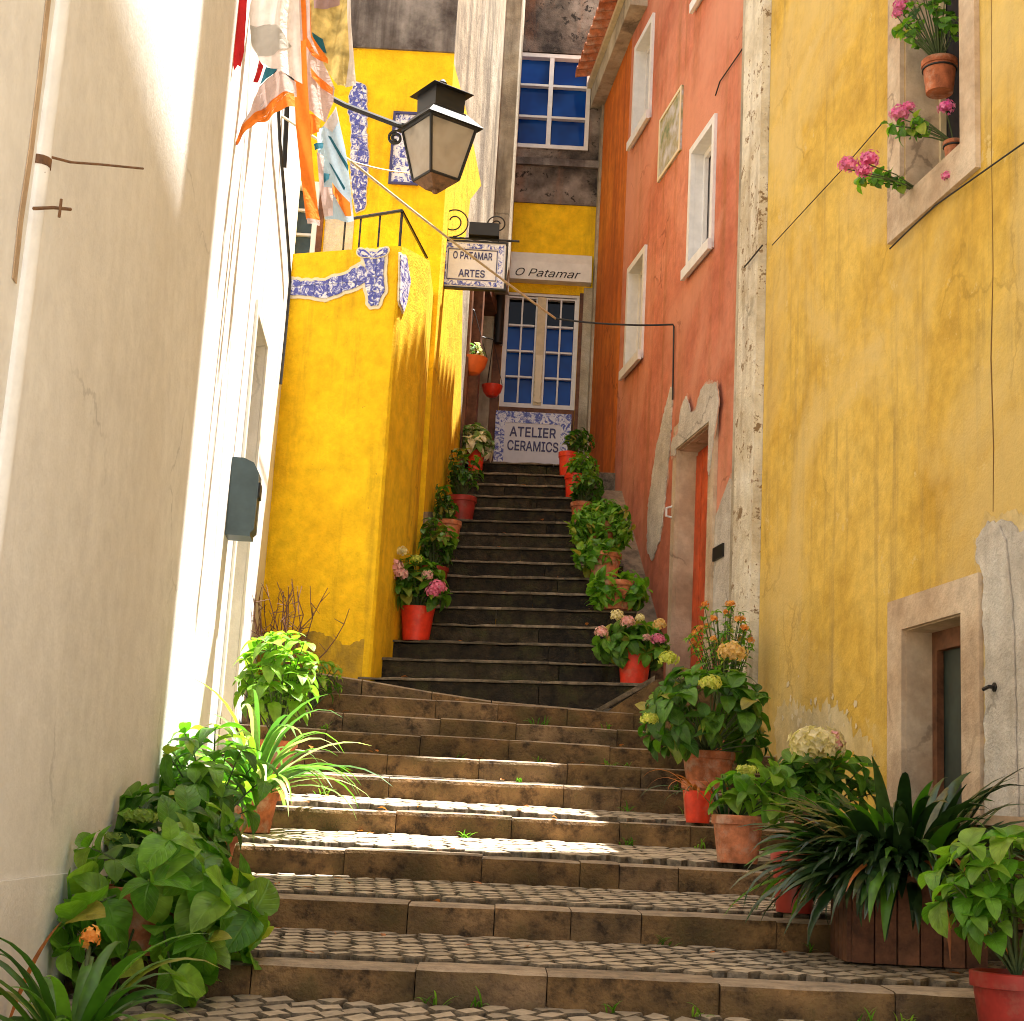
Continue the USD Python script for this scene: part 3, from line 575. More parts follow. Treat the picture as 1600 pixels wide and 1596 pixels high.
dd = obj('door_surround', WR.ext(sbox(dor[0], dbot, dor[1], dor[3]).difference(sbox(di[0] + .004, dbot - 1, di[1] - .004, di[3] - .004)), .001, .03), MAT['surround'], oh)
dw = obj('door', WR.bx(di[0] + .014, di[1] - .014, dbot - .05, di[3] - .014, -.30, -.22), MAT['doorgreen'], oh)
obj('door_reveal', WR.ext(sbox(di[0] - .01, dbot, di[1] + .01, di[3] + .01).difference(sbox(di[0] + .012, dbot - 1, di[1] - .012, di[3] - .012)), -.449, .0005), MAT['surround'], oh)
obj('door_frame', WR.ext(sbox(di[0] - .02, dbot, di[1] + .02, di[3]).difference(sbox(di[0] + .075, dbot - 1, di[1] - .075, di[3] - .13)), -.215, -.17), MAT['brownwood'], dw)
for i in range(3): obj('plank', WR.bx(di[0] + .08 + i * .19, di[0] + .265 + i * .19, dbot, di[3] - .14, -.22, -.205), MAT['doorgreen'], dw)
gp = WR.poly([(1528, 850), (1545, 815), (1575, 808), (1600, 828), (1660, 840), (1690, 1330), (1541, 1330), (1541, 905), (1528, 880)])
obj('lime_wash', WR.ext(rough(gp.buffer(.045), .03, 55), .0006, .003), MAT['washrim2'], oh)
obj('plaster_patch', WR.ext(rough(gp, .02, 5), .001, .014), MAT['grey'], oh)
gp2 = WR.poly([(1547, 1290), (1545, 850), (1553, 826), (1568, 822), (1578, 845), (1590, 1000), (1597, 1290)])
obj('plaster_patch', WR.ext(rough(gp2, .006, 6), .017, .024), MAT['grey'], oh)
m = MB(); u, z = WR.pix(1558, 1075)
m.tube([WR.pt(u - .02, z, .02), WR.pt(u - .02, z, .06), WR.pt(u + .03, z - .01, .065)], .011, 7); m.tube([WR.pt(u - .02, z, .018), WR.pt(u - .02, z, .03)], .026, 10)
obj('door_hook', m.data(), MAT['iron'], oh)
m = MB(); c = [WR.pix(1550, -60), WR.pix(1549, 200), WR.pix(1552, 420), WR.pix(1549, 560), WR.pix(1553, 700), WR.pix(1552, 800)]
m.tube([WR.pt(u, z, .001) for u, z in c], [.0022, .0015, .003, .005, .004, .002], 5); obj('crack', m.data(), MAT['fissure'], oh)
rr = np.random.default_rng(12)
pw = WR.poly([(1208, 1190), (1212, 1120), (1235, 1096), (1262, 1108), (1290, 1102), (1318, 1124), (1350, 1150), (1372, 1190)])
obj('lime_wash', WR.ext(rough(pw, .05, 91), .0006, .0022), MAT['washrim2'], oh)
for i in range(36):                                         # flaked paint low on the wall
    px, py = 1222 + rr.gamma(1.6, 34), 1118 + rr.normal(0, 24); u, z = WR.pix(px, py); s = rr.uniform(.008, .034)
    q = Polygon([(u + s * math.cos(t) * rr.uniform(.4, 1.3), z + 1.1 * s * math.sin(t) * rr.uniform(.4, 1.3)) for t in np.linspace(0, 2 * math.pi, 9)[:-1]]).buffer(0)
    obj('paint_flake', WR.ext(q, .0024, .0045), MAT['flake'], oh)
qd = lambda a, b: (WR.u_of_d(a), WR.u_of_d(b))
a, b = qd(12.205, 12.83)
pl = obj('corner_pilaster', WR.bx(a, b - .14, -.3, 15, -.3, .075), MAT['quoin'], oh)
obj('pilaster_edge', WR.bx(b - .138, b + .02, -.3, 15, -.3, .045), MAT['pale'], pl)

# ---------------------------------------------------------------- red house
rh = thing('red_house', 'tall faded red house wall with small white framed windows up the stairs', 'house', (XR(15), 15, 0))
W_ = [WR.rect([(994, 80), (1025, 15), (1017, 182), (989, 234)]), WR.rect([(1081, 243), (1121, 170), (1116, 380), (1075, 440)]), WR.rect([(985, 422), (1013, 378), (1004, 556), (975, 597)])]
q = W_[1]; zb = WR.pix(1087, 19)[1]; uu = WR.pix(1087, 19)[0] - q[0]; W_.append((q[0], q[1], zb, zb + q[3] - q[2]))
dro = WR.rect([(1058, 711), (1110, 661), (1058, 990), (1110, 990)]); dro = (dro[0], dro[1], 2.95, dro[3])
mn, mx = (lambda r: min(r[0], r[1])), (lambda r: max(r[0], r[1]))
ZR, ZS = 16.3, 12.7                                         # unseen eave falls away up the alley, sloped to shape its shadow
wp = Polygon([(UW(12.85), 1.5), (UW(17.29), 1.5), (UW(17.29), 11.6), (UW(16.7), 11.6), (UW(16.7), ZS), (UW(12.85), ZR)])
for r in W_: wp = wp.difference(sbox(mn(r) + .07, r[2] + .07, mx(r) - .07, r[3] - .07))
wp = wp.difference(sbox(mn(dro), dro[2], mx(dro), dro[3]))
obj('wall', WR.ext(wp, -.4, 0), MAT['red'], rh)
for r in W_:
    a, b, z0, z1 = mn(r), mx(r), r[2], r[3]
    w = obj('window', WR.frame((a, b, z0, z1), .075, -.02, .03), MAT['frame'], rh)
    obj('window_sill', WR.bx(a - .03, b + .03, z0 - .03, z0 + .075, .031, .07), MAT['frame'], w)
    obj('casement', WR.frame((a + .07, b - .07, z0 + .07, z1 - .07), .06, -.14, -.10), MAT['frame'], w)
    obj('mullion', WR.bx((a + b) / 2 - .025, (a + b) / 2 + .025, z0 + .1, z1 - .1, -.14, -.105), MAT['frame'], w)
    obj('pane', WR.bx(a + .05, b - .05, z0 + .05, z1 - .075, -.20, -.16), MAT['curtain'], w)
    obj('window_reveal', WR.frame((a + .06, b - .06, z0 + .06, z1 - .06), .014, -.39, -.021), MAT['frame'], w)
pn = WR.rect([(1033, 195), (1070, 126), (1064, 232), (1031, 290)])
tp = obj('tile_picture', WR.bx(pn[0], pn[1], pn[2], pn[3], .001, .02), MAT['picture'], rh)
obj('picture_border', WR.frame((mn(pn), mx(pn), pn[2], pn[3]), .035, .021, .03), MAT['tilecream'], tp)
ds = obj('door_surround', WR.ext(sbox(mn(dro) - .17, dro[2], mx(dro) + .13, dro[3] + .26).difference(sbox(mn(dro) + .004, dro[2] - 1, mx(dro) - .004, dro[3] - .004)), .001, .035), MAT['surround'], rh)
dr = obj('door', WR.bx(dro[0] - .05, dro[1] + .05, dro[2], dro[3] + .05, -.24, -.18), MAT['doorred'], rh)
obj('door_reveal', WR.ext(sbox(mn(dro) - .01, dro[2], mx(dro) + .01, dro[3] + .01).difference(sbox(mn(dro) + .012, dro[2] - 1, mx(dro) - .012, dro[3] - .012)), -.39, .0005), MAT['surround'], rh)
for i in range(5): obj('plank', WR.bx(mn(dro) + .02 + i * .21, mn(dro) + .215 + i * .21, dro[2], dro[3] - .05, -.18, -.165), MAT['doorred'], dr)
m = MB(); u, z = WR.pix(1098, 862); m.tube([WR.pt(u, z, -.165), WR.pt(u, z, -.10)], .03, 8); obj('door_knob', m.data(), MAT['iron'], dr)
PATCH = [[(1040, 640), (1049, 604), (1053, 606), (1048, 690), (1040, 785), (1032, 840), (1020, 876), (1012, 862), (1014, 790), (1026, 705)],
         [(1055, 712), (1056, 690), (1066, 676), (1070, 640), (1079, 618), (1086, 646), (1094, 640), (1102, 608), (1126, 598), (1130, 630), (1121, 690), (1114, 745), (1109, 664), (1060, 714)],
         [(1108, 960), (1112, 830), (1130, 780), (1142, 745), (1151, 770), (1148, 930), (1140, 985), (1108, 1010)]]
for i, q in enumerate(PATCH):
    obj('lime_wash', WR.ext(rough(WR.poly(q).buffer(.022), .02, 60 + i).difference(sbox(mn(dro) - .01, 2, mx(dro) + .01, dro[3] + .01)), .0365 if i == 1 else .0006, .038 if i == 1 else .003), MAT['washrim'], rh)
    obj('plaster_patch', WR.ext(rough(WR.poly(q), .012, 20 + i, .11).difference(sbox(mn(dro) - .01, 2, mx(dro) + .01, dro[3] + .01)), .036 if i == 1 else .001, (.046 if i == 1 else .012)), MAT['grey'], rh)
r = WR.rect([(1118, 862), (1134, 845), (1134, 868), (1118, 880)])
sl = obj('letter_slot', WR.bx(r[0], r[1], r[2], r[3], .013, .03), MAT['iron'], rh)
m = MB(); u, z = WR.pix(1055, 800); m.tube([WR.pt(u, z + .05, .03), WR.pt(u, z + .03, .09), WR.pt(u, z - .05, .09), WR.pt(u, z - .06, .03)], .012, 6); obj('door_bell', m.data(), MAT['frame'], rh)
def barrel_tiles(w, u0, u1, z, over, step, parent, mat, up=.22, deep=.55):
    """an eave of half-round clay tiles jutting over the alley"""
    n = int(abs(u1 - u0) / step)
    for i in range(n):
        uc = min(u0, u1) + step * (i + .5); L = []; z_ = z(uc) if callable(z) else z
        for o, zz in ((over, z_), (over - deep, z_ + deep * up)):
            for k in range(7):
                a = math.pi * k / 6; L.append((uc + step * .52 * math.cos(a), zz + step * .45 * math.sin(a), o))
        for o, zz in ((over, z_), (over - deep, z_ + deep * up)):
            for k in range(7):
                a = math.pi * k / 6; L.append((uc + step * .42 * math.cos(a), zz + step * .35 * math.sin(a), o))
        v = w.map([(a, b, c) for a, b, c in L]); f = []
        for k in range(6): f += [(k, k+1, 8+k), (k, 8+k, 7+k), (14+k, 21+k, 22+k), (14+k, 22+k, 15+k), (k, 14+k, 15+k), (k, 15+k, k+1), (7+k, 8+k, 22+k), (7+k, 22+k, 21+k)]
        f += [(0, 7, 21), (0, 21, 14), (6, 20, 27), (6, 27, 13)]
        obj('roof_tile', (v, np.array(f)), mat, parent)
barrel_tiles(WR, UW(12.85), UW(16.7), lambda u: ZR + (ZS - ZR) * (u - UW(12.85)) / (UW(16.7) - UW(12.85)) + .1, .34, .24, rh, MAT['terracotta'])
obj('roof_board', WR.ext(Polygon([(UW(12.85), ZR + .003), (UW(16.7), ZS + .003), (UW(16.7), ZS + .1), (UW(12.85), ZR + .1)]), -.4, .24), MAT['pale'], rh)

# ---------------------------------------------------------------- orange annex at the far right
an = thing('orange_house', 'narrow bright orange house wall with a tiled eave beside the top door', 'house', (1.0, 18, 0))
ZA = 11.35
obj('wall', WA.ext(sbox(.004, 2, WA.L, ZA), -.4, 0), MAT['orange'], an)
ue0 = -.72
cv = obj('cornice', WA.ext(sbox(ue0, ZA, WA.L - .03, ZA + .28), -.4, .17), MAT['pale'], an)
obj('cornice_lip', WA.ext(sbox(ue0, ZA + .281, WA.L - .03, ZA + .36), -.4, .23), MAT['cream'], cv)
barrel_tiles(WA, ue0, WA.L - .02, ZA + .36, .42, .215, an, MAT['terracotta'])
obj('corner_strip', WA.bx(WA.L - .16, WA.L - .03, 3, ZA, .001, .03), MAT['pale'], an)
# ---------------------------------------------------------------- yellow terrace block (centre left)
yb = thing('terrace_block', 'saturated yellow terrace wall jutting into the stairs under an iron rail', 'terrace', (-1.5, 13, 2.4))
zt = P(609, 384, 12.72)[2]; ztA = P(450, 397, 13.05)[2]; ztC = P(667, 409, 13.6)[2]
zt = (zt + ztA) / 2
e1, e2 = np.array(BA) - BB, np.array(BC) - BB; e1 /= np.linalg.norm(e1); e2 /= np.linalg.norm(e2)
pl = [BA] + [tuple(np.array(BB) + .07 * (e1 * (1 - k) ** 2 + e2 * k ** 2)) for k in (0, .35, .65, 1)] + [BC, (-.90, 14.48), (-2.15, 14.48)]
m = MB(); zs = [zt, zt, zt, zt, zt + .015, zt + .22, zt + .22, zt]
v = [(x, y, 2.3) for x, y in pl] + [(x, y, z) for (x, y), z in zip(pl, zs)]; n = len(pl)
m.add(v, [(i, (i + 1) % n, n + (i + 1) % n, n + i) for i in range(n)]); m.add(v, [(n, n + i, n + i + 1) for i in range(1, n - 1)] + [(0, i + 1, i) for i in range(1, n - 1)])
obj('wall', m.data(), MAT['yellow'], yb, smooth=30)
q = W1.poly([(400, 1120), (405, 985), (450, 1000), (500, 985), (545, 1008), (588, 990), (583, 1120)])
obj('damp_stain', W1.ext(rough(q, .022, 14).intersection(sbox(0, 2, W1.L - .08, 9)), .0006, .002), MAT['damp'], yb)
# painted tile garland with a bow, and the narrow drop round the corner
def tiles(wall, pts, parent, name, mat=MAT['tile'], border=.03, seed=1, o=.002):
    q = rough(wall.poly(pts), .008, seed, .05)
    g = obj(name, wall.ext(q.buffer(border), o, o + .010), MAT['tilecream'], parent)
    a0, c0, a1, c1 = q.bounds; st = .135; i0 = a0
    while i0 < a1:
        k0 = c0
        while k0 < c1:
            cell = q.intersection(sbox(i0 + .0018, k0 + .0018, i0 + st - .0018, k0 + st - .0018))
            if cell.area > 2e-4: obj('glazed_tile', wall.ext(cell, o + .011, o + .018 + .0015 * ((i0 * 37 + k0 * 91) % 1)), mat, g)
            k0 += st
        i0 += st
    return g
gl = thing('tile_garland', 'blue and white tile garland ending in a bow on the yellow terrace wall', 'tile panel', W1.pt(*W1.pix(520, 440)))
tiles(W1, [(452, 436), (480, 441), (510, 440), (540, 430), (566, 412), (575, 420), (578, 440), (552, 452), (530, 460), (508, 470), (480, 464), (452, 462)], gl, 'swag', MAT['tile2'], seed=3)
tiles(W1, [(570, 402), (572, 393), (585, 397), (596, 392), (603, 398), (601, 425), (600, 455), (592, 478), (580, 480), (573, 450), (575, 425)], gl, 'ribbon', MAT['tile2'], seed=4, o=.004)
for s, c in ((0, (574, 399)), (1, (594, 399))):
    u, z = W1.pix(*c); sg_ = 1 if s == 0 else -1
    for k, (ra, rb, o0, mt) in enumerate(((.095, .062, .0245, 'tilecream'), (.080, .048, .029, 'tile2'), (.040, .020, .034, 'tilewhite'))):
        q = Polygon([(u - sg_ * .01 + ra * math.cos(t) * .92 + sg_ * .3 * rb * math.sin(t), z + rb * math.sin(t) * (.55 - sg_ * .45 * math.cos(t)) + sg_ * -.45 * ra * math.cos(t)) for t in np.linspace(0, 2 * math.pi, 18)[:-1]]).buffer(0)
        if k == 0: bl = obj('bow_loop', W1.ext(q, .0235, .0285), MAT[mt], gl)
        else: obj('loop_glaze', W1.ext(q, o0, o0 + .004), MAT[mt], bl)
gd = thing('tile_drop', 'narrow pale tile garland on the sunlit flank of the terrace wall', 'tile panel', W2.pt(*W2.pix(630, 440)))
tiles(W2, [(623, 398), (633, 404), (638, 440), (634, 470), (628, 488), (622, 470)], gd, 'drop', MAT['tile'], .02, 8)
# iron rail on the terrace
rl = thing('terrace_railing', 'thin black iron railing on top of the yellow terrace', 'railing', (-1.3, 12.85, zt))
zr = P(608, 329, 12.78)[2]
A, B, C = np.array([*(np.array(BA) + [.45, .0]), zr]), np.array([BB[0] - .03, BB[1] + .07, zr]), np.array([-.93, 13.6, zt + .25])
m = MB(); m.tube([A, B], .016, 6); m.tube([B, C], .016, 6); obj('rail', m.data(), MAT['iron'], rl)
for t in (0, .28, .62, 1.0):
    p = A + (B - A) * t; m = MB(); m.tube([(p[0], p[1] + .02, zt), (p[0], p[1] + .02, zr)], .010 if t < 1 else .014, 6); obj('post', m.data(), MAT['iron'], rl)

# ---------------------------------------------------------------- rear yellow house
yh = thing('rear_yellow_house', 'yellow house behind the terrace with a sooty band and pale flank', 'house', (-1, 15, 3))
zs = P(620, 79, 14.5)[2]
wr = WF.rect([(448, 285), (497, 285), (448, 392), (497, 392)]); wi = (mn(wr), mx(wr), zt + .02, wr[3])
fp = sbox(0, 3, WF.L, zs).difference(sbox(wi[0], wi[2], wi[1], wi[3]))
obj('wall', WF.ext(fp, -.3, 0), MAT['yellow'], yh)
obj('sooty_band', WF.ext(sbox(0, zs, WF.L, 13), -.3, .03), MAT['sooty'], yh)
w = obj('window', WF.frame(wi, .05, -.1, .03), MAT['frame'], yh)
obj('pane', WF.bx(wi[0], wi[1], wi[2], wi[3], -.16, -.12), MAT['slate'], w)
for k in range(1, 5): obj('glazing_bar', WF.bx(wi[0] + .04, wi[1] - .04, wi[2] + (wi[3] - wi[2]) * k / 5 - .012, wi[2] + (wi[3] - wi[2]) * k / 5 + .012, -.119, -.08), MAT['frame'], w)
r = WF.rect([(497, 300), (506, 300), (497, 388), (506, 388)]); obj('window_post', WF.bx(r[0], r[1], zt, r[3], .001, .04), MAT['brownwood'], yh)
r = WF.rect([(507, 342), (552, 342), (507, 388), (552, 388)]); obj('plaster_patch', WF.bx(r[0], r[1], zt, r[3], .001, .012), MAT['grey'], yh)
# its flank along the stairs: yellow below, bare pale plaster above, a dark doorway at the end
yel = WK.poly([(690, 70), (703, 75), (733, 190), (752, 290), (735, 312), (724, 400), (720, 640), (716, 800), (620, 800), (640, 70)])
full = sbox(0, 3, WK.L, 15)
ud0, ud1 = WK.u_of_d(16.75), WK.u_of_d(19.2); zdr = P(735, 385, 17.2)[2]
full = full.difference(sbox(ud0, 3, ud1, zdr))
obj('flank_wall', WK.ext(full.intersection(yel), -.3, 0), MAT['yellow'], yh)
obj('bare_flank', WK.ext(full.difference(yel), -.3, 0), MAT['pale'], yh)
kd = obj('doorway', WK.bx(ud0 - .1, ud1 + .1, 3, zdr + .1, -.42, -.301), MAT['brownwood'], yh)
obj('door_post', WK.bx(ud0, ud0 + .12, 3, zdr, -.3, .03), MAT['brownwood'], kd)
obj('door_post', WK.bx(ud0 + 1.05, ud0 + 1.2, 3, zdr, -.3, .02), MAT['brownwood'], kd)
obj('door_lintel', WK.bx(ud0, ud1, zdr - .16, zdr, -.29, .035), MAT['brownwood'], kd)
for i in range(8): obj('plank', WK.bx(ud0 + .13 + i * .29, ud0 + .41 + i * .29, 3, zdr - .17, -.3, -.285), MAT['brownwood'], kd)
m = MB(); m.box((-.44, 19.1, 6.95), (-.32, 19.22, 15)); dp = MB()
dp.tube([(-.30, 19.14, z) for z in np.linspace(7.9, 15, 8)], .06, 10); ob = obj('drainpipe', dp.data(), MAT['iron'], yh, smooth=True)
obj('corner_pier', WK.bx(WK.u_of_d(18.55), WK.u_of_d(18.95), zdr + .05, 15, .001, .20), MAT['pale'], yh)
dp = MB(); dp.tube([(-.26, 19.22, z) for z in np.linspace(7.9, 15, 8)], .022, 8); obj('drainpipe', dp.data(), MAT['grey'], yh, smooth=True)
to = thing('tile_ribbon', 'tall ragged blue tile ribbon on the yellow wall beside the hanging cloths', 'tile panel', WF.pt(*WF.pix(560, 230)))
tiles(WF, [(546, 152), (556, 128), (572, 136), (574, 165), (573, 200), (577, 245), (573, 285), (571, 328), (556, 334), (551, 300), (548, 255), (550, 200), (544, 175)], to, 'ribbon', MAT['tile2'], .008, 9)
tf = thing('tile_plaque', 'small framed blue tile plaque half hidden behind the lantern', 'tile panel', WF.pt(*WF.pix(630, 230)))
r = WF.rect([(614, 180), (650, 180), (614, 288), (650, 288)])
obj('plaque', WF.bx(r[0], r[1] + .03, r[2], r[3], .002, .02), MAT['tile'], tf); obj('plaque_frame', WF.frame((mn(r) - .02, mx(r) + .05, r[2] - .02, r[3] + .02), .025, .021, .04), MAT['ink'], tf)

# ---------------------------------------------------------------- building at the top
bb = thing('top_house', 'stained house closing the alley with a blue paned window and glazed door', 'house', (.3, 19.3, 5))
rw = WB.rect([(803, 82), (924, 92), (919, 237), (792, 231)]); rd = WB.rect([(789, 455), (906, 462), (898, 630), (781, 622)])
a0, a1 = mn(rw), mx(rw); b0, b1 = mn(rd), mx(rd); zy = P(850, 319, 19.3)[2]; zfl = ust(15)[1]
obj('lower_wall', WB.ext(sbox(-.1, 3, WB.L + .05, zy).difference(sbox(b0, zfl, b1, rd[3])), -.3, 0), MAT['yellow'], bb)
obj('upper_wall', WB.ext(sbox(-.1, zy + .002, WB.L + .05, 16).difference(sbox(a0, rw[2], a1, rw[3])), -.3, .02), MAT['stained'], bb)
zc = P(855, 255, 19.3)[2]; obj('string_course', WB.bx(.1, WB.L - .02, zc - .06, zc + .04, .021, .07), MAT['sooty'], bb)
obj('window_head', WB.bx(a0 - .04, a1 + .03, rw[3] + .015, rw[3] + .10, .021, .05), MAT['stained'], bb)
w = obj('window', WB.frame((a0, a1, rw[2], rw[3]), .055, -.06, .04), MAT['frame'], bb)
W_, H_ = a1 - a0, rw[3] - rw[2]
obj('mullion', WB.bx((a0 + a1) / 2 - .03, (a0 + a1) / 2 + .03, rw[2] + .05, rw[3] - .05, -.05, .035), MAT['frame'], w)
for k in (1, 2): obj('glazing_bar', WB.bx(a0 + .05, a1 - .05, rw[2] + H_ * k / 3 - .016, rw[2] + H_ * k / 3 + .016, -.05, .025), MAT['frame'], w)
rg = np.random.default_rng(3)
for i in range(2):
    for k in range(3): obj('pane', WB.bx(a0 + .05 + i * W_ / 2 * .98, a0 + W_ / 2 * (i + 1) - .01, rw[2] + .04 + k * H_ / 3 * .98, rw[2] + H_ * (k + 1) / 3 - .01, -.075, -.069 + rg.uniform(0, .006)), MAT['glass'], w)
dr = obj('door', WB.frame((b0, b1, rd[2] - .1, rd[3]), .038, -.10, -.02), MAT['frame'], bb)
mid = (b0 + b1) / 2; H_ = rd[3] - rd[2] - .06
for s in (-1, 1):
    lf0, lf1 = (b0 + .036, mid - .055) if s < 0 else (mid + .055, b1 - .036)
    lf = obj('door_leaf', WB.frame((lf0, lf1, rd[2] - .06, rd[3] - .05), .022, -.11, -.035), MAT['frame'], dr)
    obj('glazing_bar', WB.bx((lf0 + lf1) / 2 - .011, (lf0 + lf1) / 2 + .011, rd[2] - .03, rd[3] - .07, -.10, -.04), MAT['frame'], lf)
    for k in (1, 2, 3): obj('glazing_bar', WB.bx(lf0 + .03, lf1 - .03, rd[2] - .03 + H_ * k / 4 - .012, rd[2] - .03 + H_ * k / 4 + .012, -.10, -.045), MAT['frame'], lf)
    for i in range(2):
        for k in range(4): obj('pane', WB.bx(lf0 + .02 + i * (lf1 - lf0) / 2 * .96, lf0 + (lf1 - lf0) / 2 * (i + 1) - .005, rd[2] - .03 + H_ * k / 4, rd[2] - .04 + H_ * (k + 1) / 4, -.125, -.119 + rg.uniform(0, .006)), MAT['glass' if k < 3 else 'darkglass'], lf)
obj('door_post', WB.bx(mid - .053, mid + .053, rd[2] - .06, rd[3] - .05, -.1, -.015), MAT['cream'], dr)
q = rough(sbox(mid - .045, rd[2] - .02, mid + .042, rd[2] + .62), .012, 2, .06); obj('carved_ornament', WB.ext(q, -.014, .004), MAT['tilecream'], dr)
obj('door_rail', WB.bx(b0, b1, zfl, rd[2] - .101, -.1, -.02), MAT['brownwood'], dr)
obj('door_jamb', WB.bx(b0 - .13, b0 - .002, zfl, rd[3] + .02, .001, .03), MAT['brownwood'], bb)
obj('door_jamb', WB.bx(b1 + .002, b1 + .05, zfl, rd[3] + .02, .001, .03), MAT['brownwood'], bb)
obj('stone_jamb', WB.bx(b1 + .051, WB.L - .01, zfl, rd[3] + .1, .001, .025), MAT['pale'], bb)
obj('dark_room', WB.bx(b0 - .1, b1 + .1, zfl, rd[3] + .05, -.33, -.301), MAT['dark'], bb)
obj('dark_room', WB.bx(a0 - .1, a1 + .1, rw[2] - .1, rw[3] + .1, -.33, -.301), MAT['dark'], bb)

def letters(text, height, place, width=None, shear=0, bold=False, depth=.004):
    m = meshkit.text_mesh(text, height, depth, bold); v = m.vertices.copy(); v[:, 0] += shear * v[:, 1]
    v[:, 0] -= (v[:, 0].min() + v[:, 0].max()) / 2
    if width: v[:, 0] *= width / np.ptp(v[:, 0])
    return place(v), m.faces
# fascia board over the door
r = WB.rect([(794, 395), (926, 404), (926, 448), (793, 442)])
fb = thing('fascia_board', 'long white fascia board lettered over the glazed top door', 'sign', WB.pt((r[0] + r[1]) / 2, r[2]))
m = MB(); pr = [(.001, r[2]), (.16, r[2]), (.16, r[3] - .16), (.06, r[3]), (.001, r[3])]
v = [WB.pt(mn(r), z, o) for o, z in pr] + [WB.pt(mx(r) - .02, z, o) for o, z in pr]
m.add(v, [(0, 1, 6, 5), (1, 2, 7, 6), (2, 3, 8, 7), (3, 4, 9, 8), (4, 0, 5, 9)]); m.add(v, [(0, 2, 1), (0, 3, 2), (0, 4, 3), (5, 6, 7), (5, 7, 8), (5, 8, 9)])
obj('board', m.data(), MAT['board'], fb)
obj('lettering', letters('O Patamar', .105, lambda v: WB.map(np.column_stack([(mn(r) + mx(r)) / 2 - .03 + v[:, 0], r[2] + .045 + v[:, 1], .161 + v[:, 2]])), .86, .35), MAT['blackink'], fb)
# tile sign on the foot of the door
sg = thing('tile_sign', 'blue bordered tile sign for the pottery workshop below the glazed door', 'sign', (.1, 19.2, zfl))
r = WB.rect([(775, 645), (893, 650), (889, 720), (771, 716)]); a, b, z0, z1 = mn(r), mx(r), zfl + .02, r[3]
obj('panel', WB.bx(a, b, z0, z1, .05, .08), MAT['tilewhite'], sg)
zq = r[2]
obj('border', WB.ext(sbox(a, z0, b, z1).difference(sbox(a + .125, z0 - 1, b - .13, z1 - .15)), .081, .087), MAT['tile'], sg)
obj('lettering', letters('ATELIER', .125, lambda v: WB.map(np.column_stack([(a + b) / 2 + v[:, 0], z1 - .33 + v[:, 1], .081 + v[:, 2]])), .60, bold=True), MAT['ink'], sg)
obj('lettering', letters('CERAMICS', .125, lambda v: WB.map(np.column_stack([(a + b) / 2 + .01 + v[:, 0], z1 - .515 + v[:, 1], .081 + v[:, 2]])), .66, bold=True), MAT['ink'], sg)
# hanging tile sign with scrollwork
D = 14.85
Ws = Wall((P(690, 420, D)[0] - 1, D), (P(690, 420, D)[0] + 2, D), (0, 3))
r = Ws.rect([(687, 383), (789, 378), (789, 449), (686, 454)]); a, b, z0, z1 = mn(r), mx(r), r[2], r[3]
hs = thing('hanging_sign', 'blue tile shop sign hanging from scrolled ironwork over the stairs', 'sign', Ws.pt((a + b) / 2, z0))
obj('panel', Ws.bx(a, b, z0, z1, 0, .03), MAT['tilewhite'], hs)
obj('border', Ws.frame((a + .02, b - .02, z0 + .02, z1 - .02), .05, .031, .036), MAT['tile'], hs)
obj('border_line', Ws.frame((a + .08, b - .08, z0 + .08, z1 - .08), .008, .031, .037), MAT['ink'], hs)
obj('iron_frame', Ws.frame((a - .015, b + .025, z0 - .015, z1 + .015), .018, -.02, .045), MAT['iron'], hs)
for t, zz, wd in (('O PATAMAR', z1 - .185, .40), ('ARTES', z0 + .115, .27)):
    obj('lettering', letters(t, .075, lambda v: Ws.map(np.column_stack([(a + b) / 2 + v[:, 0], zz + v[:, 1], .031 + v[:, 2]])), wd, bold=True), MAT['ink'], hs)
zb = Ws.pix(700, 372)[1]; xw = -.85 + (D - 14.5) * (.49 / 4.8)
u_end = Ws.pix(812, 372)[0]; uwall = Ws.pix(683, 372)[0] - .05
m = MB(); m.tube([Ws.pt(uwall, zb, .01), Ws.pt(u_end, zb, .01)], .012, 6); obj('bracket_bar', m.data(), MAT['iron'], hs)
for (cx, cz, R0, s) in ((709, 347, .165, 1), (777, 352, .115, -1)):
    u, z = Ws.pix(cx, cz); t = np.linspace(0, 3.4 * math.pi, 40); rad = R0 * (1 - t / t[-1] * .75)
    m = MB(); m.tube([Ws.pt(u + s * rr_ * math.cos(-math.pi / 2 + tt), z + rr_ * math.sin(-math.pi / 2 + tt), .01) for tt, rr_ in zip(t, rad)], .008, 5); obj('iron_scroll', m.data(), MAT['iron'], hs)
for uu in (a + .08, b - .08):
    m = MB(); m.tube([Ws.pt(uu, z1 + .01, .01), Ws.pt(uu, zb, .01)], .007, 5); obj('hanger', m.data(), MAT['iron'], hs)
r = Ws.rect([(733, 354), (780, 354), (733, 379), (780, 379)])
obj('lamp_box', Ws.bx(r[0], r[1], zb + .013, r[3], -.03, .10), MAT['iron'], hs)

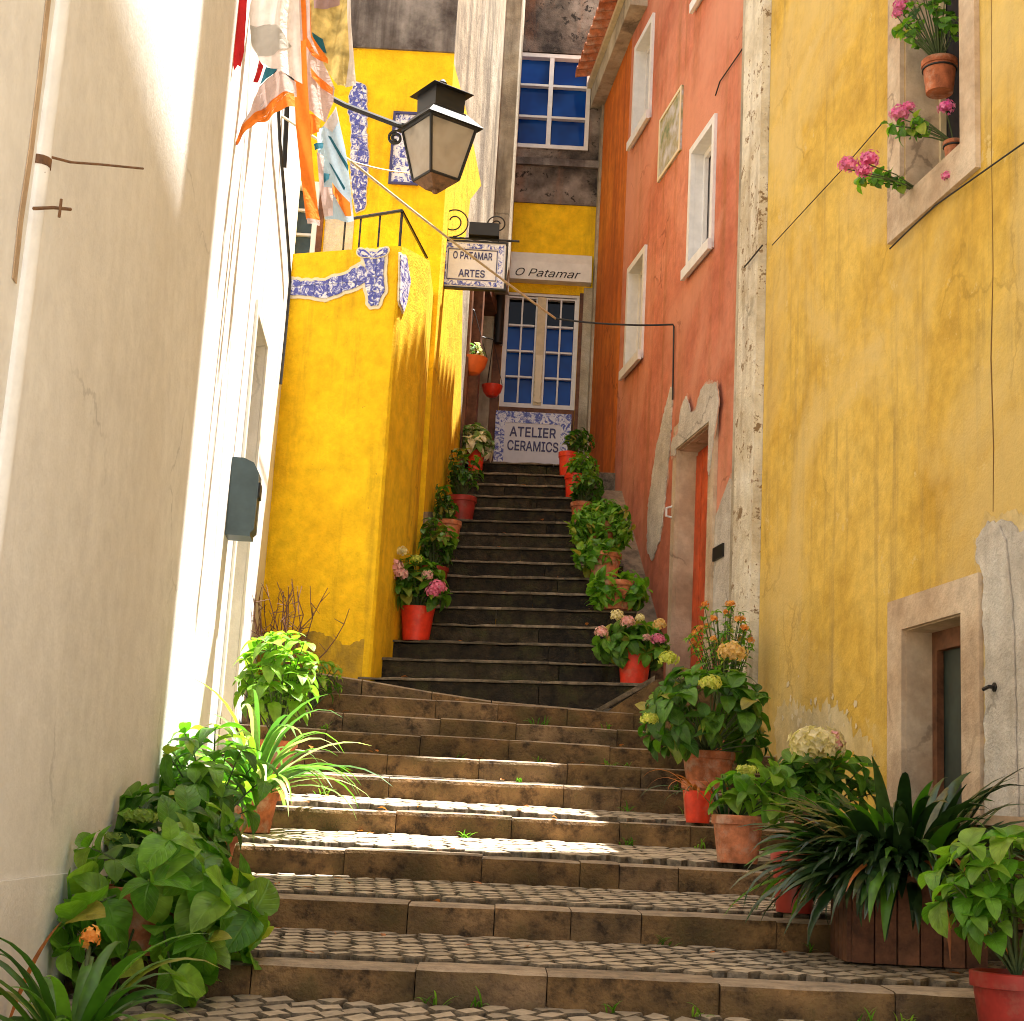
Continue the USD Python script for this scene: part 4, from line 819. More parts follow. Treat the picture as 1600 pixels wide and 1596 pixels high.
# ---------------------------------------------------------------- lantern on its bracket
D = 10.5; c = P(681, 282, D); top = P(681, 205, D); lz0, lz1 = c[2], P(681, 203, D)[2]
ln = thing('street_lantern', 'black iron wall lantern with frosted panes on a long bracket', 'street lamp', (c[0], D, lz0))
def ring(h, z, ang=math.radians(35)): return [(c[0] + h * 1.414 * math.cos(ang + k * math.pi / 2 + math.pi / 4 + math.pi), D + h * 1.414 * math.sin(ang + k * math.pi / 2 + math.pi / 4 + math.pi), z) for k in range(4)]
hb, ht = .120, .196
b4, t4 = ring(hb, lz0), ring(ht, lz1)
fr = MB()
for k in range(4):
    fr.tube([b4[k], t4[k]], .013, 6); fr.tube([b4[k], b4[(k + 1) % 4]], .011, 6); fr.tube([t4[k], t4[(k + 1) % 4]], .016, 6)
frame_ = obj('lantern_frame', fr.data(), MAT['iron'], ln)
for k in range(4):
    q = np.array([b4[k], b4[(k + 1) % 4], t4[(k + 1) % 4], t4[k]]); nrm = np.cross(q[1] - q[0], q[3] - q[0]); nrm /= np.linalg.norm(nrm)
    cc = q.mean(0); q = cc + (q - cc) * .96; v = np.vstack([q, q - nrm * .005])
    obj('pane', (v, np.array([(0, 1, 2), (0, 2, 3), (4, 6, 5), (4, 7, 6), (0, 4, 5), (0, 5, 1), (1, 5, 6), (1, 6, 2), (2, 6, 7), (2, 7, 3), (3, 7, 4), (3, 4, 0)])), MAT['milk'], ln)
def frustum(r0, r1):
    v = np.array(r0 + r1); return v, np.array([(0, 1, 5), (0, 5, 4), (1, 2, 6), (1, 6, 5), (2, 3, 7), (2, 7, 6), (3, 0, 4), (3, 4, 7), (4, 5, 6), (4, 6, 7), (0, 2, 1), (0, 3, 2)])
m = MB(); m.add(*frustum(ring(.238, lz1 + .0), ring(.135, lz1 + .12))); obj('roof', m.data(), MAT['iron'], ln)
m = MB(); m.add(*frustum(ring(.125, lz1 + .121), ring(.130, lz1 + .27))); m.add(*frustum(ring(.175, lz1 + .271), ring(.15, lz1 + .288))); m.add(*frustum(ring(.15, lz1 + .289), ring(.05, lz1 + .34))); obj('chimney_hood', m.data(), MAT['iron'], ln)
bz = (lz0 + lz1) / 2; m = MB(); m.lathe([(0, bz - .07), (.035, bz - .05), (.05, bz), (.035, bz + .05), (.02, bz + .08), (.02, lz1), (0, lz1)], (c[0], D, 0), 12); obj('bulb', m.data(), MAT['frame'], ln, smooth=True)
m = MB(); m.lathe([(0, lz1 + .34), (.03, lz1 + .35), (.035, lz1 + .375), (.015, lz1 + .40), (0, lz1 + .41)], (c[0], D, 0), 10); obj('finial', m.data(), MAT['iron'], ln)
m = MB(); m.add(*frustum(ring(.05, lz0 - .075), ring(.122, lz0 - .004))); m.lathe([(0, lz0 - .11), (.02, lz0 - .10), (.024, lz0 - .08), (0, lz0 - .07)], (c[0], D, 0), 8); obj('base_cup', m.data(), MAT['rust'], ln)
wl = (XL(10.5) + .01, 10.5); zw = P(400, 108, 10.5)[2]; e1 = P(622, 196, D)
m = MB(); m.tube([(wl[0], D, zw), tuple(P(540, 165, D)), (e1[0], D, e1[2]), (c[0] - .2, D, lz1 + .01)], .022, 8); m.lathe([(0, 0), (.08, 0), (.08, .02), (0, .02)], (0, 0, 0), 12) if False else None
m.box((wl[0] - .01, D - .05, zw - .16), (wl[0] + .02, D + .05, zw + .16)); obj('bracket_arm', m.data(), MAT['iron'], ln)
t = np.linspace(0, 3.2 * math.pi, 32); q = P(618, 216, D); m = MB()
m.tube([(q[0] + .055 * (1 - k / t[-1] * .7) * math.cos(k + 1.5), D, q[2] + .055 * (1 - k / t[-1] * .7) * math.sin(k + 1.5)) for k in t], .011, 6); obj('bracket_scroll', m.data(), MAT['iron'], ln)

# ---------------------------------------------------------------- cables and ropes
def line(name, pts, r, mat, label, cat='cable', n=6, sag=None):
    m = MB(); m.tube(pts, r, n); return tag(obj(name, m.data(), mat), label, cat)
def sagged(a, b, s, n=14):
    a, b = np.array(a), np.array(b); return [a + (b - a) * t - np.array([0, 0, s * 4 * t * (1 - t)]) for t in np.linspace(0, 1, n)]
a = P(548, 252, 11.2); b = P(868, 498, 15.0)
line('rope', [(XL(11.2), 11.2, a[2] + .35)] + sagged(a, b, .02), .011, MAT['rope'], 'pale twisted rope slung from the blue cloth down across the shop sign', 'rope')
w = WR.pix(1056, 508); e = WR.pt(*w, .03)
cb = WR.pix(1054, 625)
line('stair_cable', sagged(b, e, .03) + [WR.pt(w[0], w[1] - .02, .02), WR.pt(*cb, .02)], .010, MAT['cable'], 'dark cable crossing to the red wall and running down it')
line('white_wire', sagged(P(548, 252, 11.2), P(640, 270, 14.4), .02), .008, MAT['rope'], 'short white wire behind the lantern across the yellow wall', 'wire')
q = [WR.pix(x, y) for x, y in ((1398, 390), (1432, 357), (1470, 322), (1520, 287), (1560, 259), (1600, 231), (1680, 176))]
line('wall_cable', [WR.pt(u, z, .035) for u, z in q], .0055, MAT['cable'], 'black cable stapled below the flower window on the ochre wall')
q = [WR.pix(x, y) for x, y in ((1212, 384), (1262, 330), (1320, 268), (1388, 190))]
line('wall_cable', [WR.pt(u, z, .03) for u, z in q], .0042, MAT['cable'], 'thin cable climbing behind the geraniums on the ochre wall')
q = [WR.pix(x, y) for x, y in ((1210, 386), (1190, 410), (1181, 420))]
line('wall_cable', [WR.pt(u, z, .105) for u, z in q], .0075, MAT['cable'], 'short end of cable across the stone pilaster')
q = [WR.pix(x, y) for x, y in ((1184, 44), (1160, 82), (1128, 128), (1121, 150))]
line('wall_cable', [WR.pt(u, z, .02) for u, z in q], .0075, MAT['cable'], 'cable slanting across the red wall above its middle window')
q = [(426, 160), (429, 220), (436, 300), (444, 400), (446, 440), (440, 510), (434, 570), (431, 600)]
line('wall_cable', [WL.pt(*WL.pix(x, y), .04) for x, y in q], .013, MAT['cable'], 'thick black cable hanging down the corner of the white wall')
line('wall_cable', [WL.pt(*WL.pix(x, y), .03) for x, y in ((443, 150), (441, 200), (438, 262))], .02, MAT['cable'], 'short dark cable beside the thick one under the orange cloth')

# ---------------------------------------------------------------- cloths hung over the alley
def cloth_piece(pts, d, seed, amp=.03, freq=9, bias=0, step=.03):
    """a sheet with hanging folds, cut to an outline"""
    w = Wall((P(400, 200, d)[0] - 2, d), (P(400, 200, d)[0] + 3, d), (0, 3))
    q = w.poly(pts); a0, b0, a1, b1 = q.bounds; out = MB()
    tri = []
    import shapely
    g = MB()
    m = trimesh.creation.triangulate_polygon(q.segmentize(step) if hasattr(q, 'segmentize') else q, engine='earcut')
    V, F = np.column_stack([m[0], np.zeros(len(m[0]))]), np.asarray(m[1])
    V, F = trimesh.remesh.subdivide_to_size(V, F, step)
    mg = trimesh.Trimesh(V, F, process=True); V, F = np.array(mg.vertices), np.array(mg.faces)
    x = V[:, 0] + .10 * np.sin(V[:, 1] * 2.2) + .12 * V[:, 1]
    o = amp * np.sin(x * 2 * math.pi / .24 + .7 * np.sin(V[:, 1] * 1.6)) + amp * .35 * np.sin(x * 2 * math.pi / .11 + 1.1 + V[:, 1]) + amp * .6 * np.sin(V[:, 1] * 2.5)
    V[:, 2] = o + bias
    return w.map(V), F
def hung(name, label, d, pieces, seed, amp=.03, freq=9):
    p = P(460, 100, d); t = thing(name, label, 'cloth', tuple(p))
    for i, (nm, mt, pts) in enumerate(pieces):
        v, f = cloth_piece(pts, d, seed, amp, freq, i * .006); obj(nm, (v, f), MAT[mt], t, smooth=True)
    return t
hung('hanging_cloth', 'white cloth with an orange hem swept towards the white wall', 8.95, [
    ('fabric', 'c_white', [(388, -70), (466, -70), (466, 0), (472, 130), (455, 118), (437, 116), (420, 105), (404, 92), (400, 80), (392, 70), (390, 36)]),
    ('patch', 'c_grey', [(390, 38), (420, 36), (436, 44), (455, 70), (430, 88), (415, 88), (402, 84), (392, 66)]),
    ('patch', 'c_teal', [(416, 106), (435, 113), (424, 121), (405, 130)]), ('patch', 'c_red', [(404, 92), (412, 104), (402, 128), (396, 130)]),
    ('hem', 'c_pink', [(437, 116), (462, 128), (464, 152), (450, 150), (432, 158), (410, 180), (372, 228), (366, 228), (394, 178), (405, 134)]),
    ('hem', 'c_orange', [(450, 150), (460, 148), (462, 170), (446, 178), (428, 184), (404, 198), (384, 216), (368, 230), (364, 226), (388, 196), (410, 172), (436, 156)])], 1)
hung('hanging_cloth', 'long bright orange streamer hanging in front of the rear window', 9.2, [
    ('fabric', 'c_orange', [(462, 60), (478, 60), (481, 130), (485, 200), (490, 270), (497, 330), (500, 344), (479, 345), (476, 320), (469, 260), (461, 190), (459, 130)]),
    ('hem', 'c_pink', [(480, 344), (500, 343), (499, 352), (481, 352)])], 4, .025, 14)
hung('hanging_cloth', 'pinkish white cloth edged with orange slanting above the lantern arm', 9.35, [
    ('fabric', 'c_pink', [(466, -70), (480, -70), (486, 60), (498, 84), (512, 110), (522, 134), (520, 158), (508, 190), (495, 186), (480, 172), (470, 130), (464, 0)]),
    ('stripe', 'c_orange', [(466, -70), (473, -70), (480, 60), (492, 82), (512, 92), (512, 97), (488, 90), (472, 62)]),
    ('stripe', 'c_orange', [(486, 110), (498, 120), (520, 136), (519, 147), (503, 138), (488, 124)]),
    ('stripe', 'c_orange', [(472, 176), (486, 184), (502, 190), (500, 214), (488, 216), (478, 205)])], 6)
hung('hanging_cloth', 'pale blue striped cloth hanging lowest beside the blue tile ribbon', 9.5, [
    ('fabric', 'c_blue', [(525, 166), (530, 190), (540, 235), (548, 290), (553, 346), (508, 346), (501, 300), (498, 250), (496, 205), (505, 196)]),
    ('stripe', 'c_white', [(525, 166), (529, 190), (519, 206), (505, 196)]),
    ('stripe', 'c_teal', [(512, 212), (517, 214), (545, 262), (544, 270)]), ('stripe', 'c_teal', [(514, 255), (518, 258), (540, 296), (538, 300)]),
    ('stripe', 'c_teal', [(492, 232), (506, 226), (505, 236), (494, 242)]), ('stripe', 'c_teal', [(508, 278), (516, 276), (515, 286), (506, 296)]),
    ('patch', 'c_pink', [(497, 246), (507, 250), (508, 300), (522, 300), (522, 344), (508, 345), (501, 300)]),
    ('stripe', 'c_orange', [(520, 290), (548, 322), (550, 342), (540, 340), (522, 308)])], 9, .025)
hung('hanging_cloth', 'gold speckled cloth with a teal square at the top of the bunch', 9.65, [
    ('fabric', 'c_gold', [(476, -70), (544, -70), (547, 40), (553, 130), (540, 136), (528, 136), (510, 104), (492, 76), (482, 40)]),
    ('hem', 'c_white', [(541, -70), (547, -70), (549, 40), (556, 132), (540, 138), (546, 90), (543, 30)]),
    ('patch', 'c_teal', [(488, 54), (504, 60), (510, 81), (494, 78)]), ('patch', 'c_mauve', [(484, -70), (532, -70), (530, 4), (512, 14), (492, 18)]),
    ('stripe', 'c_orange', [(474, -70), (480, -70), (488, 60), (512, 90), (510, 96), (490, 82), (478, 40)])], 12)
hung('hanging_cloth', 'narrow red cloth hanging flat against the white wall', 8.5, [
    ('fabric', 'c_red', [(364, -70), (389, -70), (386, 20), (382, 84), (377, 108), (372, 104), (366, 110), (361, 92), (361, 20)])], 15, .02)
line('clothesline', [(XL(8.4), 8.4, P(366, -68, 8.5)[2]), tuple(P(388, -68, 8.95)), tuple(P(470, -70, 9.3)), tuple(P(545, -70, 9.65)), (XR(12.5) - .05, 12.5, P(1180, -90, 12.5)[2])], .008, MAT['rope'], 'clothesline above the hanging cloths', 'clothesline')
# ---------------------------------------------------------------- pots and plants
def leafuv(n): return np.array([(i / ((n - 1) // 3), u) for i in range((n - 1) // 3) for u in (1, .5, 0)] + [(1, .5)])
def unit(v): v = np.asarray(v, float); return v / max(np.linalg.norm(v), 1e-9)
def leaf(L, W, droop=.3, fold=.25, ns=5, shape=.85, wav=0.0, r=None):
    t = np.linspace(0, 1, ns + 1); w = W / 2 * np.sin(math.pi * np.clip(t, 0, 1) ** shape) ** .62; w[0] = W * .04; w[-1] = 0
    x = L * t * (1 - .12 * droop * t); z = -L * droop * t ** 2 + L * .06 * np.sin(math.pi * t)
    v, f = [], []
    for i in range(ns + 1):
        if i == ns: v += [(x[i], 0, z[i])]; break
        wv = 0 if r is None else r.normal(0, wav * W)
        v += [(x[i], w[i], z[i] + fold * w[i] + wv), (x[i], 0, z[i]), (x[i], -w[i], z[i] + fold * w[i] - wv)]
    for i in range(ns):
        a, b = 3 * i, 3 * i + 3
        if i < ns - 1: f += [(a, a+1, b+1), (a, b+1, b), (a+1, a+2, b+2), (a+1, b+2, b+1)]
        else: f += [(a, a+1, b), (a+1, a+2, b)]
    return np.array(v), np.array(f)
def place(v, p, d, up):
    d = unit(d); s = unit(np.cross(up, d)); u = np.cross(d, s)
    return np.asarray(p) + v[:, :1] * d + v[:, 1:2] * s + v[:, 2:3] * u
def strap_leaf(p, az, el, L, W, r, curl=1.0, ns=9):
    h = np.array([math.cos(az), math.sin(az), 0]); sd = np.array([-math.sin(az), math.cos(az), 0]); q = np.array(p, float); e = el; v, f = [], []
    tw = r.normal(0, .25)
    for i in range(ns + 1):
        t = i / ns; w = W / 2 * (1 - t ** 3.2) * (.55 + .9 * min(t * 3, 1) * .5); d = h * math.cos(e) + np.array([0, 0, 1]) * math.sin(e); n = np.cross(d, sd)
        s2 = sd * math.cos(tw * t) + n * math.sin(tw * t)
        if i == ns: w = .001
        v += [q + s2 * w + n * w * -.35, q.copy(), q - s2 * w + n * w * -.35]
        q = q + d * L / ns; e -= curl * (1.9 / ns) * (.4 + 1.2 * t)
    for i in range(ns):
        a, b = 3 * i, 3 * i + 3; f += [(a, a+1, b+1), (a, b+1, b), (a+1, a+2, b+2), (a+1, b+2, b+1)]
    return np.array(v), np.array(f)
def pot(t, c, r, h, mat, lip=True, n=24, tilt=None):
    rb = r * .74; pr = [(0, 0), (rb, 0), (rb + (r * .97 - rb) * .80, h * .80)]
    pr += [(r * .93, h * .805), (r, h * .81), (r * 1.01, h * .985), (r * .985, h), (r * .90, h), (r * .88, h * .86)] if lip else [(r * .98, h * .97), (r, h), (r * .93, h), (r * .91, h * .86)]
    m = MB(); m.lathe(pr, c, n); o = obj('pot', m.data(), mat, t, smooth=35)
    m = MB(); m.lathe([(r * .90, h * .865), (r * .5, h * .90), (0, h * .91)], c, n); obj('soil', m.data(), MAT['soil'], t, smooth=True)
def mophead(t, c, r, mat, seed, n=46, flat=.75, name='flower_head'):
    rg = np.random.default_rng(seed); m = MB(); ga = math.pi * (3 - math.sqrt(5))
    for i in range(n):
        z = 1 - 1.55 * (i + .5) / n; rr = math.sqrt(max(0, 1 - z * z)); a = i * ga
        nr = unit((rr * math.cos(a), rr * math.sin(a), z)); p = np.asarray(c) + nr * np.array([r, r, r * flat]) * rg.uniform(.78, 1.14)
        s = r * rg.uniform(.26, .34) * (46 / n) ** .4; u = unit(np.cross(nr, rg.normal(0, 1, 3))); w = np.cross(nr, u); v, f = [p - nr * s * .15], []
        for k in range(4):
            b = k * math.pi / 2; e = u * math.cos(b) + w * math.sin(b); g2 = u * math.cos(b + .78) + w * math.sin(b + .78); g1 = u * math.cos(b - .78) + w * math.sin(b - .78)
            v += [p + g1 * s * .55 + nr * s * .1, p + e * s + nr * s * .12, p + g2 * s * .55 + nr * s * .1]
            f += [(0, 1 + 3*k, 2 + 3*k), (0, 2 + 3*k, 3 + 3*k)]
        m.add(v, f)
    m.lathe([(0, -r * .4), (r * .7, -r * .2), (r * .8, r * .2 * flat), (r * .5, r * .6 * flat), (0, r * .8 * flat)], c, 10)
    obj(name, m, mat, t)
def shrub(t, base, top, R, n_st, L, W, mat, seed, single=True, per=7, droop=.35, lay=(1, .82, .64), low_=.0, spread=1.0, mat2=None, clip=None):
    """stems fan out from base; whorls of leaves along them fill a dome. base: foot of the stems, top: centre of the crown, R: its half sizes"""
    rg = np.random.default_rng(seed); base, top, R = np.asarray(base, float), np.asarray(top, float), np.asarray(R, float)
    st, joined, heads, cnt = MB(), MB(), [], 0
    for i in range(n_st):
        z = 1 - (1.15 + low_) * (i + .5) / n_st; rr = math.sqrt(max(0, 1 - z * z)); a = i * math.pi * (3 - math.sqrt(5)) + rg.normal(0, .25)
        tip = top + R * np.array([rr * math.cos(a), rr * math.sin(a), z]) * rg.uniform(.78, 1.04)
        if clip is not None: tip = clip(tip)
        mid = base + (tip - base) * .5 + np.array([0, 0, .15 * np.linalg.norm(tip - base)])
        q = np.array([base * (1 - s) ** 2 + 2 * mid * s * (1 - s) + tip * s * s for s in np.linspace(0, 1, 6)])
        st.tube(q, [.006, .006, .005, .005, .004, .003], 5, False); heads.append(tip)
        for li, s in enumerate(lay):
            p = base * (1 - s) ** 2 + 2 * mid * s * (1 - s) + tip * s * s; ax = unit(tip - mid)
            k_n = per if li == 0 else max(2, per // 2)
            for k in range(k_n):
                b = k * 2 * math.pi / k_n + rg.uniform(0, 1.2) + li * 1.1; u = unit(np.cross(ax, (0.3, .2, 1))); w = np.cross(ax, u)
                rad = u * math.cos(b) + w * math.sin(b)
                d = unit(rad * 1.0 + ax * rg.uniform(-.1, .5) + np.array([0, 0, rg.uniform(-.25, .25)])); up = unit(ax * .6 + np.array([0, 0, 1.1]) + rg.normal(0, .18, 3))
                s_ = rg.uniform(.45, 1.12) * (1 if li else .92)
                v, f = leaf(L * s_, W * s_, droop * rg.uniform(.4, 1.5), rg.uniform(.12, .35), 6, .72, .02, rg); v = place(v, p, d, up)
                if clip is not None: v = np.array([clip(x) for x in v])
                mt = mat if (mat2 is None or rg.random() > .3) else mat2
                if single and cnt < 295: obj('leaf', (v, f), mt, t, smooth=True, uv=leafuv(len(v))); cnt += 1
                else: joined.add(v, f)
    obj('stems', st.data(), MAT['stem'], t)
    if joined.v: tag(obj('foliage', joined, mat, t), kind='stuff')
    return heads
def plant(name, label, cat, c, group=None): return thing(name, label, cat, tuple(c), group)
def base_at(px, py, d):
    p = P(px, py, d); return np.array([p[0], d, ground(p[0], d)])
def wallclip(left=True, m=.03):
    def f(p):
        p = np.array(p, float)
        if left: p[0] = max(p[0], XL(p[1]) + m)
        else: p[0] = min(p[0], XR(p[1]) - m)
        return p
    return f
CL, CR = wallclip(True), wallclip(False)
def C3(px, py, d): return P(px, py, d)
def straps(t, c, n, Lr, W, mat, seed, el=(.5, 1.45), curl=(.7, 1.25), az=None, clip=None, r0=.05, mat2=None, single=True, name='leaf'):
    rg = np.random.default_rng(seed); j = MB()
    for i in range(n):
        a = (i * 2.399 + rg.normal(0, .2)) if az is None else rg.uniform(*az); e = rg.uniform(*el)
        p = np.asarray(c) + np.array([math.cos(a), math.sin(a), 0]) * r0 * rg.uniform(.1, 1)
        v, f = strap_leaf(p, a, e, rg.uniform(*Lr), W * rg.uniform(.8, 1.15), rg, rg.uniform(*curl))
        if clip is not None: v = np.array([clip(x) for x in v])
        if single: obj(name, (v, f), mat2 if (mat2 is not None and rg.random() < .25) else mat, t, smooth=True)
        else: j.add(v, f)
    if not single: tag(obj('foliage', j, mat, t), kind='stuff')

MAT['fl_bud'] = petal('green_buds', (.16, .27, .03), (.34, .44, .08))
# ---- left side, from the camera upwards
c = base_at(170, 1700, 5.0); c[0] = -1.27; c[2] = ground(c[0], 5.0)
t = plant('strap_leaf_plant', 'dark strap leaved plant at the lower left corner before the large hydrangea', 'plant', c)
pot(t, c, .17, .22, MAT['terracotta'])
straps(t, c + [0, 0, .24], 44, (.36, .62), .052, MAT['lf_deep'], 1, (.4, 1.35), (.6, 1.3), clip=CL, mat2=MAT['lf_deep'])
q = P(141, 1466, 5.3); m = MB(); m.tube([c + [0, 0, .2], (c[0] * .6 + q[0] * .4, 5.15, c[2] + .4), q - [0, 0, .03]], .007, 6); obj('flower_stem', m.data(), MAT['stem'], t)
mophead(t, q, .032, MAT['fl_or'], 5, 16, 1.2)
v, f = strap_leaf(P(14, 1590, 5.5), .6, 1.35, .36, .05, np.random.default_rng(2), .35); obj('leaf', (np.array([CL(x) for x in v]), f), MAT['lf_dry'], t, smooth=True)

c = base_at(262, 1560, 6.5); c[0] = -1.40
t = plant('potted_hydrangea', 'large hydrangea with broad dark round leaves filling the lower left corner', 'potted plant', c, None)
pot(t, c, .2, .26, MAT['terracotta'])
hd = shrub(t, c + [0, 0, .24], P(245, 1440, 6.35), (.42, .40, .38), 30, .20, .165, MAT['lf_mid'], 11, per=4, droop=.4, low_=.75, clip=CL, mat2=MAT['lf_lime'], lay=(1, .8, .6))
c = base_at(225, 1440, 7.45); c[0] = -1.52
t = plant('potted_hydrangea', 'dark hydrangea with lime green buds against the white wall behind the large one', 'potted plant', c)
pot(t, c, .17, .24, MAT['terracotta'])
hd = shrub(t, c + [0, 0, .22], P(235, 1310, 7.4), (.42, .36, .22), 22, .17, .13, MAT['lf_deep'], 12, per=4, low_=.3, clip=CL, mat2=MAT['lf_mid'])
for i, q in enumerate(((220, 1276), (178, 1312), (252, 1316))): mophead(t, P(*q, 7.1), .075, MAT['fl_bud'], 30 + i, 50, .35)
c = base_at(318, 1330, 8.5); c[0] = -1.53
t = plant('potted_hydrangea', 'olive green hydrangea with pointed leaves below the striped strap plant', 'potted plant', c)
pot(t, c, .15, .22, MAT['terracotta'])
shrub(t, c + [0, 0, .2], P(302, 1222, 8.5), (.36, .34, .30), 22, .19, .10, MAT['lf_mid'], 13, per=4, droop=.5, low_=.35, clip=CL, mat2=MAT['lf_deep'])
c = base_at(395, 1270, 9.45); c[0] = max(c[0], -1.50)
t = plant('potted_agapanthus', 'strap plant with long arching white striped leaves in a terracotta pot', 'potted plant', c)
pot(t, c, .15, .24, MAT['terracotta'])
straps(t, c + [0, 0, .22], 75, (.5, .95), .046, MAT['lf_striped'], 21, (.45, 1.5), (.75, 1.5), clip=CL, mat2=MAT['lf_mid'])
c = base_at(426, 1242, 10.05); c[0] = -1.42
t = plant('small_pot', 'small empty terracotta pot on the sunlit step beside the striped strap plant', 'pot', c); pot(t, c, .085, .20, MAT['terracotta'])
c = base_at(432, 1110, 10.9); c[0] = -1.56
t = plant('potted_hydrangea', 'bright lime green hydrangea glowing in the sun by the yellow terrace', 'potted plant', c)
pot(t, c, .15, .2, MAT['terracotta'])
shrub(t, c + [0, 0, .18], P(432, 1052, 10.9), (.26, .30, .32), 30, .16, .10, MAT['lf_lime'], 14, per=5, droop=.5, low_=.6, clip=CL)
c = base_at(440, 1030, 12.45); c[0] = max(c[0], XL(12.45) + .28); c[2] += .12; rg = np.random.default_rng(8)
t = plant('dry_shrub', 'leafless brown twiggy shrub at the foot of the yellow terrace wall', 'shrub', c)
for i in range(22):
    a, e = rg.uniform(0, 6.28), rg.uniform(.9, 1.5); q = [c]; dr = np.array([math.cos(a) * math.cos(e), math.sin(a) * .5 * math.cos(e), math.sin(e)])
    for k in range(6): dr = unit(dr + rg.normal(0, .28, 3) + [0, 0, .1]); n_ = q[-1] + dr * .135; n_[0] = max(n_[0], XL(n_[1]) + .02); n_[1] = min(n_[1], 12.66); q.append(n_)
    m = MB(); m.tube(q, np.linspace(.007, .003, 7), 5)
    for k in (2, 3, 4, 5):
        e2 = q[k] + unit(rg.normal(0, 1, 3) + [0, 0, .6]) * .12; e2[1] = min(e2[1], 12.66); m.tube([q[k], e2], [.004, .002], 4)
    obj('twig', m.data(), MAT['twig'], t)
c = base_at(478, 1050, 12.35); c[0] = -1.52
t = plant('wall_shrub', 'small dull green shrub rooted where the yellow terrace meets the steps', 'shrub', c)
shrub(t, c, c + [.05, -.02, .22], (.22, .12, .22), 14, .10, .05, MAT['lf_mid'], 15, single=False, per=5)

# ---- up the left of the dark flight
def flight_pot(name, label, px, d, r, h, pmat, crown, R, n, L, W, lmat, seed, flowers=(), side_='L', per=5, lip=True, single=False, droop=.4, mat2='lf_mid', fr=.05):
    mat2 = MAT[mat2] if isinstance(mat2, str) else mat2
    z = ground(P(px, 800, d)[0], d); X = P(px, 798 - (z - EYE) / d * 2400 * .9 + 400, d)[0]
    for _ in range(3):                                # the pot stands on its step
        rr_ = ray(px, 1200); py = 1200
        for _ in range(30):
            q = P(px, py, d); py += (q[2] - ground(q[0], d)) * 2400 / d * .9
        X = P(px, py, d)[0]
    if side_ == 'L' and d > 12.7: X = max(X, side(d) + r * 1.02)
    if side_ == 'R': X = min(X, XR(d) - r * 1.1)
    c = np.array([X, d, ground(X, d) + .001]); t = plant(name, label, 'potted plant', c); pot(t, c, r, h, pmat, lip)
    def cl(p):
        p = np.array(p, float)
        if side_ == 'L': p[0] = max(p[0], (side(p[1]) if p[1] > 12.72 else -9) + .02)
        else: p[0] = min(p[0], XR(p[1]) - .02)
        return p
    R = tuple(k * (1.22 if side_ == 'L' else 1.02) for k in R); n = int(n * 1.45)
    shrub(t, c + [0, 0, h * .85], P(*crown, d), R, n, L * 1.05, W * 1.05, lmat, seed, single, per, droop, clip=cl, low_=.55, mat2=mat2)
    for i, (fx, fy, rr2, fm) in enumerate(flowers): mophead(t, P(fx, fy, d - R[1] * .8), rr2, MAT[fm], seed * 7 + i, 34, .85)
    return t
LF = flight_pot
LF('potted_hydrangea', 'pink hydrangea in a bright red pot at the foot of the dark stairs', 635, 13.42, .155, .30, MAT['redpot'], (645, 912), (.27, .22, .20), 20, .14, .10, MAT['lf_deep'], 51,
   [(612, 888, .095, 'fl_pink'), (597, 880, .06, 'fl_pink'), (626, 898, .07, 'fl_pink'), (668, 900, .05, 'fl_pink'), (684, 918, .075, 'fl_rose'), (676, 926, .06, 'fl_rose'), (628, 862, .05, 'fl_cream'), (652, 874, .045, 'fl_lime')], single=True, lip=False)
LF('potted_shrub', 'leafy green potted shrub right behind the pink hydrangea on the left stairs', 672, 14.2, .14, .22, MAT['darkpot'], (668, 850), (.22, .2, .2), 16, .12, .07, MAT['lf_deep'], 52)
LF('potted_shrub', 'dark small leaved plant in a terracotta pot midway up the left stairs', 690, 14.95, .14, .24, MAT['terracotta'], (680, 795), (.19, .18, .19), 14, .10, .055, MAT['lf_deep'], 53)
LF('potted_shrub', 'bushy dark plant in a dark red pot third from the top on the left', 716, 15.75, .16, .28, MAT['darkpot'], (714, 735), (.20, .18, .19), 16, .10, .055, MAT['lf_deep'], 54)
LF('potted_shrub', 'white variegated plant in a small red pot at the top left of the stairs', 742, 16.75, .10, .26, MAT['redpot'], (736, 690), (.21, .18, .15), 16, .14, .09, MAT['lf_varie'], 55, per=6, mat2=None)
# two orange bowls hanging by the doorway
for (px, py, d, r, lb, f) in ((739, 566, 16.9, .165, 'upper bright orange hanging bowl with a pale plant by the doorway', True), (769, 607, 18.0, .125, 'lower dull orange hanging bowl beside the glazed door', False)):
    q = P(px, py, d); t = plant('hanging_pot', lb, 'hanging pot', q)
    m = MB(); m.lathe([(0, -r * .95), (r * .5, -r * .85), (r * .86, -r * .4), (r, .1 * r), (r * 1.03, .25 * r), (r * .95, .25 * r), (r * .9, .05 * r), (0, -.05 * r)], q, 22); obj('bowl', m.data(), MAT['redpot'] if not f else MAT['terracotta2'], t, smooth=40)
    m = MB()
    tp_ = q + [-.02, .0, .62]
    for k in range(3): m.tube([q + [r * math.cos(k * 2.09), r * math.sin(k * 2.09), .2 * r], tp_], .004, 4)
    wx = -.85 + (d - 14.5) * (.49 / 4.8); m.tube([tp_, (wx, d, tp_[2] + .03)], .008, 5); obj('hanger', m.data(), MAT['iron'], t)
    if f: shrub(t, q, q + [0, 0, .1], (.13, .12, .10), 8, .09, .05, MAT['lf_varie'], 61, single=False, per=5)
